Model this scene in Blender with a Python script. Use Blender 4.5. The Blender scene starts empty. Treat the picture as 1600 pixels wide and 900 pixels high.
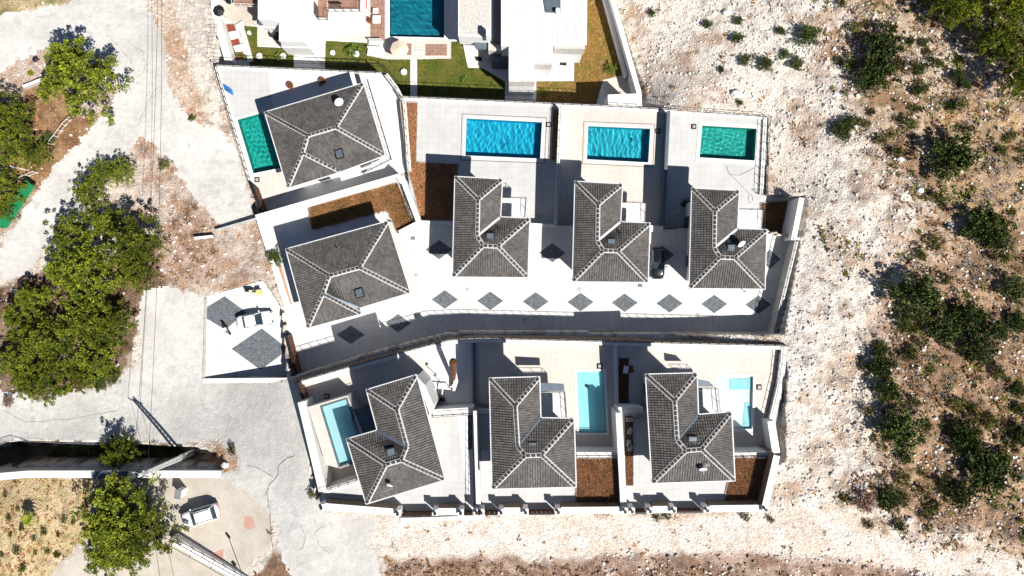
import bpy, math, random
import numpy as np
from mathutils import Vector, Matrix
random.seed(7); RNG = np.random.RandomState(11)
sc = bpy.context.scene
COL = sc.collection
# ------------------------------------------------------------------ camera, light, exposure
CH = 89.0; PPM = 12.0                     # camera height (m), photo pixels per metre at street level
cam = bpy.data.cameras.new('drone_camera'); camo = bpy.data.objects.new('drone_camera', cam); COL.objects.link(camo)
camo.location = (0, 0, CH); cam.sensor_width = 36; cam.lens = 36*CH/(1600/PPM); cam.clip_start = 1; cam.clip_end = 3000
sc.camera = camo
SUN = Vector((0.61, -0.575, 1.0)).normalized()
EL = math.asin(SUN.z); AZ = math.atan2(SUN.x, SUN.y)
w = bpy.data.worlds.new("World"); sc.world = w; w.use_nodes = True
bg = w.node_tree.nodes['Background']; sky = w.node_tree.nodes.new('ShaderNodeTexSky')
sky.sky_type = 'NISHITA'; sky.sun_disc = False; sky.sun_elevation = EL; sky.sun_rotation = AZ
sky.altitude = 3000; sky.air_density = 1.0; sky.dust_density = 0.1; sky.ozone_density = 2.0
w.node_tree.links.new(sky.outputs[0], bg.inputs[0]); bg.inputs[1].default_value = 0.05
sl = bpy.data.lights.new('sun', 'SUN'); sl.energy = 5.0; sl.angle = math.radians(0.5); sl.color = (1.0, 0.97, 0.92)
so = bpy.data.objects.new('sun', sl); COL.objects.link(so); so.location = (60, -60, 120)
so.rotation_euler = SUN.to_track_quat('Z', 'Y').to_euler()
sl.cycles.is_caustics_light = True        # real refracted sunlight on the pool floors
sc.view_settings.view_transform = 'Standard'; sc.view_settings.look = 'None'
sc.view_settings.exposure = 0.52; sc.view_settings.gamma = 1.0
sc.cycles.max_bounces = 6; sc.cycles.diffuse_bounces = 2; sc.cycles.transmission_bounces = 5; sc.cycles.transparent_max_bounces = 8

# levels of the terraced site
ZG, ZA, ZB, ZC, ZD, ZE = -7.5, -2.5, -1.5, 0.0, 4.3, 7.5
def P(px, py, z=0.0):
    k = (CH - z)/CH/PPM
    return Vector(((px-800)*k, (450-py)*k, z))

# ------------------------------------------------------------------ materials
MATS = {}
def mat(name, c1, c2=None, scale=1.5, rough=0.8, bump=0.0, bscale=None, metal=0.0, island=0.0, fine=0.0, lo=0.35, hi=0.65, spec=0.3, coat=0.0, c3=None, joint=0.0, jw=.6, obj=0.0, c3lo=.55):
    if name in MATS: return MATS[name]
    m = bpy.data.materials.new(name); m.use_nodes = True; nt = m.node_tree; N = nt.nodes; Lk = nt.links
    b = N['Principled BSDF']; b.inputs['Roughness'].default_value = rough; b.inputs['Metallic'].default_value = metal
    b.inputs['Specular IOR Level'].default_value = spec; b.inputs['Coat Weight'].default_value = coat
    geo = N.new('ShaderNodeNewGeometry'); out = None
    if c2 is None: c2 = tuple(min(1, c*1.15) for c in c1)
    n = N.new('ShaderNodeTexNoise'); n.inputs['Scale'].default_value = scale; n.inputs['Detail'].default_value = 6; n.inputs['Roughness'].default_value = .62
    Lk.new(geo.outputs['Position'], n.inputs['Vector'])
    r = N.new('ShaderNodeValToRGB'); r.color_ramp.elements[0].position = lo; r.color_ramp.elements[1].position = hi
    r.color_ramp.elements[0].color = (*c1, 1); r.color_ramp.elements[1].color = (*c2, 1)
    Lk.new(n.outputs['Fac'], r.inputs['Fac']); out = r.outputs['Color']
    if c3 is not None:
        n3 = N.new('ShaderNodeTexNoise'); n3.inputs['Scale'].default_value = scale*4.3; n3.inputs['Detail'].default_value = 3
        Lk.new(geo.outputs['Position'], n3.inputs['Vector'])
        r3 = N.new('ShaderNodeValToRGB'); r3.color_ramp.elements[0].position = c3lo; r3.color_ramp.elements[1].position = c3lo+.13
        r3.color_ramp.elements[0].color = (0, 0, 0, 1); r3.color_ramp.elements[1].color = (1, 1, 1, 1)
        Lk.new(n3.outputs['Fac'], r3.inputs['Fac'])
        mx = N.new('ShaderNodeMix'); mx.data_type = 'RGBA'; Lk.new(r3.outputs['Color'], mx.inputs['Factor'])
        Lk.new(out, mx.inputs['A']); mx.inputs['B'].default_value = (*c3, 1); out = mx.outputs['Result']
    def mul(out, src, a, bb):
        mr = N.new('ShaderNodeMapRange'); mr.inputs['To Min'].default_value = a; mr.inputs['To Max'].default_value = bb
        Lk.new(src, mr.inputs['Value'])
        mx = N.new('ShaderNodeVectorMath'); mx.operation = 'SCALE'; Lk.new(out, mx.inputs[0]); Lk.new(mr.outputs[0], mx.inputs['Scale'])
        return mx.outputs[0]
    if island: out = mul(out, geo.outputs['Random Per Island'], 1-island, 1+island)
    if obj: oi_ = N.new('ShaderNodeObjectInfo'); out = mul(out, oi_.outputs['Random'], 1-obj, 1+obj)
    if joint:
        bk = N.new('ShaderNodeTexBrick'); bk.inputs['Scale'].default_value = 1; bk.inputs['Brick Width'].default_value = jw; bk.inputs['Row Height'].default_value = jw; bk.offset = 0
        bk.inputs['Mortar Size'].default_value = .012; bk.inputs['Mortar Smooth'].default_value = .3; bk.inputs['Color1'].default_value = (1, 1, 1, 1); bk.inputs['Color2'].default_value = (.94, .94, .94, 1); bk.inputs['Mortar'].default_value = (1-joint,)*3+(1,)
        Lk.new(geo.outputs['Position'], bk.inputs['Vector']); mq = N.new('ShaderNodeMix'); mq.data_type = 'RGBA'; mq.blend_type = 'MULTIPLY'; mq.inputs['Factor'].default_value = 1
        Lk.new(out, mq.inputs['A']); Lk.new(bk.outputs['Color'], mq.inputs['B']); out = mq.outputs['Result']
    if fine:
        f = N.new('ShaderNodeTexNoise'); f.inputs['Scale'].default_value = scale*9; f.inputs['Detail'].default_value = 2
        Lk.new(geo.outputs['Position'], f.inputs['Vector']); out = mul(out, f.outputs['Fac'], 1-fine*1.6, 1+fine*1.6)
    Lk.new(out, b.inputs['Base Color'])
    if bump:
        bn = N.new('ShaderNodeTexNoise'); bn.inputs['Scale'].default_value = bscale or scale*6; bn.inputs['Detail'].default_value = 4
        Lk.new(geo.outputs['Position'], bn.inputs['Vector'])
        bp = N.new('ShaderNodeBump'); bp.inputs['Strength'].default_value = bump; bp.inputs['Distance'].default_value = .1
        Lk.new(bn.outputs['Fac'], bp.inputs['Height']); Lk.new(bp.outputs['Normal'], b.inputs['Normal'])
    MATS[name] = m; return m
M_street = mat('pale_street_paving', (.58, .57, .55), (.70, .685, .665), .22, .85, .2, 8, fine=.07, joint=.35, jw=.9)
M_terr = mat('pale_terrace_tiles', (.50, .49, .475), (.57, .555, .535), .3, .7, .05, fine=.03, joint=.35, jw=.8)
M_cream = mat('cream_terrace_tiles', (.59, .525, .465), (.65, .59, .53), .3, .7, .05, fine=.03, joint=.35, jw=.8)
M_tan = mat('tan_terrace_tiles', (.58, .52, .46), (.64, .58, .52), .3, .7, fine=.03, joint=.35, jw=.8)
M_gran = mat('pale_granular_paving', (.62, .61, .59), (.74, .73, .71), 6, .9, .3, 30)
M_white = mat('white_painted_wall', (.74, .73, .71), (.82, .81, .79), .8, .7, .06)
M_cope = mat('white_marble_coping', (.70, .68, .64), (.80, .77, .73), 3, .55)
M_stone = mat('rubble_stone_masonry', (.16, .115, .085), (.30, .23, .17), 3.2, .95, .9, 7, island=.45, c3=(.05, .04, .03))
M_cobble = mat('dark_cobble_paving', (.085, .10, .115), (.17, .185, .20), 2.2, .85, .6, 14, c3=(.36, .38, .40), fine=.22, joint=.5, jw=.2, c3lo=.57)
M_soil = mat('reddish_garden_soil', (.26, .10, .035), (.42, .20, .085), 2.5, 1, .8, 14, c3=(.09, .045, .02), fine=.2)
M_soild = mat('dark_garden_soil', (.07, .035, .017), (.14, .065, .03), 2.5, 1, .8, 14, fine=.2)
M_orange = mat('orange_clay', (.48, .22, .10), (.56, .27, .13), 2, 1, .3)
M_tile = mat('grey_brown_roof_tile', (.088, .080, .074), (.128, .117, .109), .35, .8, island=.24, fine=.08)
M_under = mat('roof_underlay', (.03, .028, .026), rough=.9)
M_mortar = mat('white_ridge_mortar', (.42, .40, .38), (.58, .56, .53), 5, .8)
M_cap = mat('dark_ridge_tile', (.045, .042, .04), (.07, .065, .06), 3, .7, island=.3)
M_gutter = mat('white_gutter', (.60, .60, .60), rough=.4)
M_metal = mat('dark_railing_metal', (.022, .02, .02), (.035, .03, .03), rough=.4, metal=.3)
M_steel = mat('grey_steel', (.35, .36, .37), rough=.45, metal=.6)
M_wood = mat('brown_gate_wood', (.09, .032, .016), (.15, .055, .028), 3, .7, island=.2)
M_glass = mat('dark_window_glass', (.02, .035, .05), (.03, .05, .07), rough=.08, spec=.7)
M_slate = mat('blue_grey_zinc', (.10, .13, .16), (.14, .17, .20), 2, .5, metal=.3)
M_navy = mat('dark_pane', (.02, .035, .06), rough=.2, spec=.6)
M_road = mat('worn_pale_concrete_road', (.49, .468, .435), (.64, .612, .572), .16, .95, .6, 3, fine=.13, c3=(.50, .48, .455))
M_crack = mat('road_crack', (.2, .185, .17), rough=1)
M_rock = mat('limestone_rock', (.60, .54, .49), (.80, .76, .71), 1.2, .95, .3, island=.4)
M_rubble = mat('brown_rubble', (.22, .15, .11), (.42, .33, .28), 1.2, .95, .3, island=.5)
M_paver = mat('tan_concrete_yard', (.46, .405, .335), (.56, .50, .425), .5, .95, .3, 5, fine=.08)
M_deck = mat('brown_deck_board', (.24, .13, .09), (.34, .20, .15), 2, .8, island=.25)
M_bedblade = mat('red_brown_dead_leaf', (.42, .20, .10), (.27, .145, .075), .8, .9, island=.45)
M_grass = mat('green_lawn', (.055, .085, .010), (.16, .13, .028), .45, 1, 0, c3=(.10, .13, .015), fine=.3)
M_dry = mat('dry_lawn', (.24, .13, .03), (.12, .115, .02), .4, 1, 0, c3=(.30, .19, .06), fine=.3)
M_blade = mat('grass_blade', (.05, .085, .008), (.17, .15, .03), .5, .9, island=.4)
M_dryblade = mat('dry_grass_blade', (.46, .24, .10), (.27, .145, .06), .6, .9, island=.4)
M_tuft = mat('dead_scrub', (.16, .085, .04), (.30, .19, .11), .9, .95, island=.5)
M_greytw = mat('grey_twigs', (.16, .13, .115), (.30, .26, .23), .9, .95, island=.4)
M_pine = mat('pine_foliage', (.065, .09, .008), (.235, .265, .022), .55, .75, island=.55, spec=.2, obj=.28)
M_bushm = mat('dark_shrub_foliage', (.035, .06, .014), (.12, .15, .036), .9, .7, island=.55, spec=.2, obj=.3)
M_olive = mat('olive_shrub_foliage', (.06, .065, .015), (.17, .17, .04), .9, .8, island=.5, spec=.2, obj=.4)
M_lime = mat('bright_shrub_foliage', (.10, .17, .02), (.2, .27, .04), 2, .7, island=.4)
M_dead = mat('dead_foliage', (.22, .12, .08), (.34, .22, .16), 2, .9, island=.4)
M_bark = mat('bark', (.14, .10, .075), (.24, .19, .15), 3, .95)
M_red = mat('red_cloth', (.62, .01, .015), (.66, .012, .02))
M_blue = mat('blue_plastic', (.01, .17, .60), (.015, .2, .66), rough=.4)
M_green = mat('green_plastic_sheet', (.01, .17, .06), (.015, .22, .08), 1.2, .6)
M_beige = mat('beige_canvas', (.66, .54, .40), (.72, .60, .46), 1)
M_blk = mat('black_plastic', (.012, .012, .014), rough=.5)
M_carw = mat('white_car_paint', (.75, .75, .76), rough=.25, spec=.5, coat=.6)
M_carb = mat('black_car_paint', (.008, .009, .011), rough=.18, spec=.5, coat=.8)
M_rubber = mat('tyre_rubber', (.02, .02, .02), rough=.9)
M_chrome = mat('chrome', (.55, .55, .56), rough=.2, metal=1)
M_conc = mat('weathered_concrete', (.36, .35, .33), (.48, .465, .445), 1.2, .9, .3)
M_pink = mat('faded_red_road_paint', (.50, .24, .20), (.52, .36, .29), 1.4, .9)
M_terra = mat('terracotta', (.36, .10, .04), rough=.8)
M_slabroof = mat('stone_chip_roof', (.40, .37, .33), (.60, .57, .52), 4, .9, island=.3)
M_metalroof = mat('white_metal_roof', (.72, .72, .72), (.78, .78, .78), 1, .45)
M_speck = mat('speckled_stone_paving', (.62, .61, .59), (.74, .73, .71), 2, .9, c3=(.36, .35, .34))
M_yellow = mat('pale_yellow_plastic', (.55, .52, .22), rough=.5)

# ------------------------------------------------------------------ object helpers
WO = {}
def tag(o, label=None, cat=None, group=None, kind=None):
    if label: o['label'] = label
    if cat: o['category'] = cat
    if group: o['group'] = group
    if kind: o['kind'] = kind
    return o
def root(name, loc, label, cat, group=None):
    o = bpy.data.objects.new(name, None); o.empty_display_size = .3; COL.objects.link(o); o.location = loc
    WO[o] = Vector(loc); return tag(o, label, cat, group)
class MB:
    def __init__(s): s.v = []; s.f = []
    def add(s, vs, fs):
        n = len(s.v); s.v.extend([tuple(p) for p in vs]); s.f.extend([tuple(i+n for i in f) for f in fs]); return s
    def poly(s, pts): return s.add(pts, [tuple(range(len(pts)))])
    def box(s, c, sz, rz=0.0, ry=0.0):
        M = Matrix.Translation(Vector(c)) @ Matrix.Rotation(rz, 4, 'Z') @ Matrix.Rotation(ry, 4, 'Y')
        x, y, z = sz[0]/2, sz[1]/2, sz[2]/2
        vs = [M @ Vector(p) for p in [(-x,-y,-z),(x,-y,-z),(x,y,-z),(-x,y,-z),(-x,-y,z),(x,-y,z),(x,y,z),(-x,y,z)]]
        return s.add(vs, [(3,2,1,0),(4,5,6,7),(0,1,5,4),(1,2,6,5),(2,3,7,6),(3,0,4,7)])
    def prism(s, pts, z0):            # pts: 3D top polygon, extruded straight down to z0
        a = sum(pts[i][0]*pts[(i+1)%len(pts)][1]-pts[(i+1)%len(pts)][0]*pts[i][1] for i in range(len(pts)))
        if a < 0: pts = pts[::-1]
        n = len(pts); vs = [Vector(p) for p in pts]+[Vector((p[0], p[1], z0)) for p in pts]
        return s.add(vs, [tuple(range(n)), tuple(range(2*n-1, n-1, -1))]+[(i, n+i, n+(i+1) % n, (i+1) % n) for i in range(n)])
    def tube(s, a, b, r, n=6, r2=None):
        a = Vector(a); b = Vector(b); d = (b-a).normalized(); r2 = r if r2 is None else r2
        u = d.orthogonal().normalized(); v = d.cross(u)
        vs = [a+(u*math.cos(t)+v*math.sin(t))*r for t in [6.2832*i/n for i in range(n)]]+[b+(u*math.cos(t)+v*math.sin(t))*r2 for t in [6.2832*i/n for i in range(n)]]
        return s.add(vs, [tuple(range(n-1, -1, -1)), tuple(range(n, 2*n))]+[(i, (i+1) % n, n+(i+1) % n, n+i) for i in range(n)])
    def bar(s, a, b, wd, ht):          # horizontal-ish box from a to b
        a = Vector(a); b = Vector(b); d = b-a; L = Vector((d.x, d.y, 0)).normalized(); q = Vector((-L.y, L.x, 0))*wd/2; h = Vector((0, 0, ht/2))
        return s.add([a-q-h, b-q-h, b+q-h, a+q-h, a-q+h, b-q+h, b+q+h, a+q+h], [(3,2,1,0),(4,5,6,7),(0,1,5,4),(1,2,6,5),(2,3,7,6),(3,0,4,7)])
    def build(s, name, m, parent=None, smooth=False, org=None):
        return mesh_obj(name, np.array(s.v, dtype=float), s.f, m, parent, smooth, org)
def mesh_obj(name, V, F, m, parent=None, smooth=False, org=None):
    V = np.asarray(V, dtype=float)
    if org is None:
        mn, mx = V.min(0), V.max(0); org = Vector(((mn[0]+mx[0])/2, (mn[1]+mx[1])/2, mn[2]))
    org = Vector(org)
    me = bpy.data.meshes.new(name); me.from_pydata((V-np.array(org)).tolist(), [], F if isinstance(F, list) else F.tolist())
    me.materials.append(m)
    if smooth: me.polygons.foreach_set('use_smooth', [True]*len(me.polygons))
    o = bpy.data.objects.new(name, me); COL.objects.link(o); WO[o] = org
    if parent is not None: o.parent = parent; o.location = org-WO[parent]
    else: o.location = org
    return o
def structure(o): return tag(o, kind='structure')
def ring_off(pts, d):                  # offset an open polyline (2D) sideways by d, mitred
    out = []
    for i in range(len(pts)):
        p = Vector(pts[i][:2]); ds = []
        if i > 0: ds.append((p-Vector(pts[i-1][:2])).normalized())
        if i < len(pts)-1: ds.append((Vector(pts[i+1][:2])-p).normalized())
        n = sum((Vector((-q.y, q.x)) for q in ds), Vector((0, 0)))
        n.normalize(); c = n.dot(Vector((-ds[0].y, ds[0].x))); out.append(p+n*d/max(c, .4))
    return out
def strip(mb, pts, t, z1s, z0s):       # wall along 2D pts with thickness t
    a = ring_off(pts, t/2); b = ring_off(pts, -t/2); n = len(pts)
    vs = [(*a[i], z1s[i]) for i in range(n)]+[(*b[i], z1s[i]) for i in range(n)]+[(*a[i], z0s[i]) for i in range(n)]+[(*b[i], z0s[i]) for i in range(n)]
    fs = []
    for i in range(n-1):
        fs += [(n+i, n+i+1, i+1, i), (i, i+1, 2*n+i+1, 2*n+i), (n+i+1, n+i, 3*n+i, 3*n+i+1), (2*n+i, 2*n+i+1, 3*n+i+1, 3*n+i)]
    fs += [(0, 2*n, 3*n, n), (n-1, 2*n-1, 4*n-1, 3*n-1)]
    mb.add(vs, fs); return mb
def wall(px, z1, z0, t, label, m=M_white, cope=M_cope, cw=.12, name='boundary_wall', cat='wall', group=None):
    z1s = z1 if isinstance(z1, (list, tuple)) else [z1]*len(px); z0s = [z0]*len(px) if not isinstance(z0, (list, tuple)) else z0
    pts = [P(*p, z) for p, z in zip(px, z1s)]
    o = strip(MB(), pts, t, [z-.06 for z in z1s], z0s).build(name, m); tag(o, label, cat, group)
    if cope is not None: strip(MB(), pts, t+cw, z1s, [z-.055 for z in z1s]).build('coping', cope, o)
    return o
POST = {}
def railing(px, z, h, label, step=1.17, m=M_metal, name='railing', rails=(1.0, .12), pr=.045, group=None, parent=None, world=False, pname='post'):
    zs = z if isinstance(z, (list, tuple)) else [z]*len(px)
    pts = [Vector(p) for p in px] if world else [P(*p, q) for p, q in zip(px, zs)]
    r = root(name, pts[0], label, 'railing', group) if parent is None else None
    if parent is not None:
        r = bpy.data.objects.new(name, None); COL.objects.link(r); r.parent = parent; WO[r] = pts[0].copy(); r.location = pts[0]-WO[parent]
    key = (h, pr, m.name)
    if key not in POST:
        mb = MB().box((0, 0, h/2), (pr, pr, h)); mb.box((0, 0, .01), (pr*2.4, pr*2.4, .02))
        me = bpy.data.meshes.new('post'); me.from_pydata(mb.v, [], mb.f); me.materials.append(m); POST[key] = me
    for i in range(len(pts)-1):
        a, b = pts[i], pts[i+1]; L = (b-a).length; n = max(1, round(L/step))
        for k in range(n+(i == len(pts)-2)):
            q = a.lerp(b, k/n); o = bpy.data.objects.new(pname, POST[key]); COL.objects.link(o); o.parent = r; o.location = q-WO[r]
        for f in rails:
            u = Vector((0, 0, h*f)); MB().bar(a+u, b+u, .05, .04).build('rail', m, r)
    return r
def inside(poly, x, y):
    x = np.asarray(x, float); y = np.asarray(y, float); r = np.zeros(x.shape, bool); n = len(poly)
    for i in range(n):
        x1, y1 = poly[i][:2]; x2, y2 = poly[(i+1) % n][:2]
        if y1 == y2: continue
        c = ((y1 > y) != (y2 > y)) & (x < (x2-x1)*(y-y1)/(y2-y1)+x1); r ^= c
    return r
def sdf(poly, x, y):
    d = np.full(x.shape, 1e9); n = len(poly)
    for i in range(n):
        x1, y1 = poly[i][:2]; x2, y2 = poly[(i+1) % n][:2]; dx, dy = x2-x1, y2-y1; q = dx*dx+dy*dy+1e-9
        t = np.clip(((x-x1)*dx+(y-y1)*dy)/q, 0, 1); d = np.minimum(d, (x-x1-t*dx)**2+(y-y1-t*dy)**2)
    d = np.sqrt(d); return np.where(inside(poly, x, y), d, -d)
def vnoise(x, y, s, seed):
    g = np.random.RandomState(seed).rand(256, 256); X = x/s; Y = y/s; xi = np.floor(X).astype(int); yi = np.floor(Y).astype(int)
    fx = X-xi; fy = Y-yi; fx = fx*fx*(3-2*fx); fy = fy*fy*(3-2*fy)
    a = g[xi % 256, yi % 256]; b = g[(xi+1) % 256, yi % 256]; c = g[xi % 256, (yi+1) % 256]; d = g[(xi+1) % 256, (yi+1) % 256]
    return (a*(1-fx)+b*fx)*(1-fy)+(c*(1-fx)+d*fx)*fy
def fbm(x, y, s, seed, o=4):
    t = 0; a = .5; q = 0
    for k in range(o): t = t+a*vnoise(x, y, s/2**k, seed+k*7); q += a; a *= .55
    return t/q

# ------------------------------------------------------------------ slabs (ground of the compound)
SLABS = {}
def slab(name, px, z, m, holes=(), bottom=-12.0):
    import bmesh
    top = [P(*p, z) for p in px]; SLABS.setdefault('polys', []).append([(v.x, v.y) for v in top])
    bm = bmesh.new(); es = []
    for ringpx in [px]+[h for h in holes]:
        vs = [bm.verts.new(P(*p, z)) for p in ringpx]
        es += [bm.edges.new((vs[i], vs[(i+1) % len(vs)])) for i in range(len(vs))]
    bmesh.ops.triangle_fill(bm, edges=es, use_beauty=True)
    for f in bm.faces:
        if f.normal.z < 0: f.normal_flip()
    n = len(top); vt = [bm.verts.new(v) for v in top]; vb = [bm.verts.new((v.x, v.y, bottom)) for v in top]
    for i in range(n): bm.faces.new((vt[i], vt[(i+1) % n], vb[(i+1) % n], vb[i]))
    me = bpy.data.meshes.new(name); bm.to_mesh(me); bm.free(); me.materials.append(m)
    o = bpy.data.objects.new(name, me); COL.objects.link(o); WO[o] = Vector((0, 0, 0)); return structure(o)
def sheet(name, px, z, m, parent=None, up=.012, label=None, kind=None, thick=None):
    pts = [P(*p, z)+Vector((0, 0, up)) for p in px]
    o = MB().prism(pts, z-.05 if thick is None else z+up-thick).build(name, m, parent)
    if label: o['label'] = label
    if parent is None and kind is None: structure(o)
    if kind: o['kind'] = kind
    return o
POOL_A = [(371,187),(410,176),(441,262),(396,271)]
POOL_3 = [(729,185),(847,191),(844,248),(727,243)]
POOL_4 = [(919,197),(1016,201),(1013,254),(917,249)]
POOL_5 = [(1097,196),(1182,201),(1179,251),(1093,246)]
POOL_C = [(503,636),(541,624),(571,714),(531,728)]
POOL_7 = [(901,581),(943,580),(948,676),(905,676)]
POOL_8 = [(1123,588),(1177,588),(1175,670),(1143,671),(1122,671)]
POOL_8 = [(1121,588),(1177,588),(1175,670),(1121,671)]
POOL_N = [(609,-30),(694,-30),(694,59),(609,57)]
LOT_A = [(336,103),(601,115),(619,137),(630,160),(637,268),(402,338),(392,290)]
STREET = [(402,341),(622,276),(656,348),(870,352),(1040,358),(1190,362),(1243,376),(1206,520),(755,516),(703,518),(640,534),(580,550),(462,586),(443,480)]
LOTS_UP = [(625,154),(940,168),(1035,174),(1198,185),(1196,306),(1250,308),(1238,374),(1190,362),(1040,358),(870,352),(656,348),(640,290),(637,268),(630,160)]
PARK = [(322,463),(412,438),(441,478),(458,588),(318,591)]
DLOW = [(462,594),(580,560),(640,544),(703,528),(755,525),(1228,537),(1222,640),(1217,720),(1150,724),(740,712),(740,660),(670,650),(575,780),(500,772)]
DLOW = [(462,594),(580,560),(640,544),(703,528),(755,525),(1228,537),(1214,716),(968,716),(740,690),(676,645),(600,740),(500,772)]
GARD = [(330,-40),(948,-40),(1003,150),(1000,175),(620,162),(600,128),(340,112)]
EC = [(502,768),(560,748),(620,690),(676,643),(742,641),(742,799),(620,803),(503,793)]
E2 = [(742,640),(800,640),(800,712),(969,712),(972,799),(742,800)]
E3 = [(969,646),(1030,646),(1030,713),(1216,713),(1195,797),(972,799)]
s_gard = slab('garden_terrace', GARD, ZG, M_white, [POOL_N])
s_a = slab('west_upper_terrace', LOT_A, ZA, M_gran, [POOL_A])
s_up = slab('upper_terraces', LOTS_UP, ZB, M_terr, [POOL_3, POOL_4, POOL_5])
s_street = slab('street', STREET, ZC, M_street)
s_park = slab('parking_court', PARK, ZC+.004, M_street)
s_d = slab('lower_pool_terraces', DLOW, ZD, M_cream, [POOL_7, POOL_8])
ZPC = ZD+3.1
s_pc = slab('raised_pool_deck', [(481,636),(502,630),(543,618),(581,711),(560,722),(531,732),(509,726)], ZPC, M_cream, [POOL_C], bottom=ZD-.3)
for nm, pg in (('west_front_court', EC), ('middle_front_court', E2), ('east_front_court', E3)):
    slab(nm, pg, ZE, M_terr, bottom=ZD-.5)

# ------------------------------------------------------------------ terrain
CP = [(0,0,-4),(200,0,-5),(400,-20,-7.4),(800,-40,-7.5),(1000,0,-6.5),(1005,150,-5),(1100,100,-3.2),(1300,0,0),(1600,0,3),(1600,200,5),(250,200,-2.6),
      (335,100,-3.6),(370,250,-2.6),(390,340,-1.2),(300,450,-.2),(320,520,-.05),(60,200,-2.5),(0,300,-1.5),(100,420,-.8),(0,500,-.3),(320,592,0.0),(200,600,.4),(0,640,.4),(0,700,.8),
      (390,596,1.2),(330,660,1.9),(456,600,2.9),(470,680,4.6),(495,780,6.6),(510,820,7.2),(400,780,5.2),(330,740,4.6),(280,800,4.8),(150,790,4.8),(0,800,4.8),(0,900,5),(400,900,6.2),
      (620,815,7.3),(800,815,7.4),(1000,810,7.4),(1200,805,7.6),(800,900,8.0),(1200,900,8.4),(1600,880,9),(1600,600,8),(1600,400,6.5),(1420,500,5),(1240,560,4.9),(1222,680,6.3),(1215,780,7.5),
      (1250,440,2.6),(1262,340,1.6),(1205,300,-.8),(1205,190,-1.3),(1120,170,-1.4),(1050,165,-1.5),(1330,250,2.0),(1400,750,7.5)]
cx = np.array([[*P(a, b, c)[:2], c] for a, b, c in CP])
def _phi(r2): return np.where(r2 > 0, .5*r2*np.log(np.maximum(r2, 1e-9)), 0)
_n = len(cx); _K = _phi((cx[:, None, 0]-cx[None, :, 0])**2+(cx[:, None, 1]-cx[None, :, 1])**2)+np.eye(_n)*4.0
_Pm = np.column_stack([np.ones(_n), cx[:, 0], cx[:, 1]]); _A = np.block([[_K, _Pm], [_Pm.T, np.zeros((3, 3))]])
_w = np.linalg.solve(_A, np.concatenate([cx[:, 2], np.zeros(3)]))
def terr0(x, y):
    x = np.clip(np.asarray(x, float), -72, 72); y = np.clip(np.asarray(y, float), -42, 42); sh = x.shape; x = x.ravel(); y = y.ravel(); out = np.empty(x.shape)
    for i in range(0, len(x), 20000):
        a = x[i:i+20000, None]; b = y[i:i+20000, None]
        out[i:i+20000] = _phi((a-cx[:, 0])**2+(b-cx[:, 1])**2) @ _w[:_n]+_w[_n]+_w[_n+1]*a[:, 0]+_w[_n+2]*b[:, 0]
    return out.reshape(sh)
ROAD1 = [(-90,40),(60,14),(130,0),(150,-60),(225,-60),(228,10),(248,45),(258,90),(262,140),(290,185),(345,205),(366,225),(384,290),(394,338),(342,352),(290,290),(255,236),(218,214),(190,240),(150,290),(110,340),(60,400),(38,432),(-90,470),(-90,440),(0,390),(30,340),(85,260),(130,215),(180,160),(188,130),(165,85),(120,72),(60,80),(0,110),(-90,150)]
ROAD2 = [(-90,612),(20,612),(60,627),(170,605),(225,560),(212,500),(225,452),(250,445),(322,463),(318,597),(400,600),(458,594),(480,680),(500,775),(512,803),(592,808),(570,850),(588,868),(596,960),(478,960),(445,880),(425,810),(385,768),(346,745),(376,735),(372,712),(345,688),(300,690),(170,690),(0,688),(-90,700)]
YARD = [(150,744),(345,744),(385,768),(425,810),(418,850),(380,900),(360,960),(40,960),(75,900),(110,870),(150,830)]
TRACK = [(592,812),(700,814),(1210,802),(1250,790),(1310,800),(1420,852),(1700,880),(1700,915),(1440,893),(1300,868),(1100,858),(900,866),(700,868),(620,856),(575,850)]
TRENCH = [(-90,712),(0,694),(30,690),(170,694),(300,700),(345,712),(345,724),(40,724),(-90,760)]
def z_img(px, py):                      # ground point seen at a photo pixel
    z = 0.0
    for _ in range(6): q = P(px, py, z); z = float(terr(np.array([q.x]), np.array([q.y]))[0])
    return P(px, py, z)
def to_px(x, y, z):
    k = PPM*CH/(CH-z); return 800+x*k, 450-y*k
def detail_w(X, Y, Z):
    px, py = to_px(X, Y, Z)
    smooth = np.maximum.reduce([np.clip(sdf(r, px, py)/6+.6, 0, 1) for r in (ROAD1, ROAD2, YARD)])
    smooth = np.maximum(smooth, .75*np.clip(sdf(TRACK, px, py)/8+.5, 0, 1)); return 1-smooth
def terr(x, y):
    z = terr0(x, y); x = np.asarray(x, float); y = np.asarray(y, float); d = detail_w(x, y, z)
    px, py = to_px(x, y, z)
    scrub = np.clip((px-1180)/200, 0, 1)+.35
    z = z+d*scrub*((fbm(x, y, 5.0, 3)-.5)*.9+(fbm(x, y, 1.1, 9, 3)-.5)*.38)
    tr = np.clip(sdf(TRENCH, px, py)/6+.2, 0, 1); return z-tr*3.0
fx = np.concatenate([[-900, -500, -250, -130, -110, -95, -85, -79, -75, -72.5], np.arange(-72, 72.01, .25), [72.5, 75, 79, 85, 95, 110, 130, 250, 500, 900]])
fy = np.concatenate([[-900, -500, -250, -130, -100, -80, -65, -55, -49, -45, -42.5], np.arange(-42, 42.01, .25), [42.5, 45, 49, 55, 65, 80, 100, 130, 250, 500, 900]])
GX, GY = np.meshgrid(fx, fy); GZ = terr(GX, GY)
dug = np.zeros(GX.shape, bool)
for pg in SLABS['polys']: dug |= sdf(pg, GX, GY) > .12
GPX, GPY = to_px(GX, GY, GZ)
wx = GPX+(fbm(GX, GY, 2.2, 21)-.5)*26; wy = GPY+(fbm(GX, GY, 2.2, 31)-.5)*26
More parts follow.
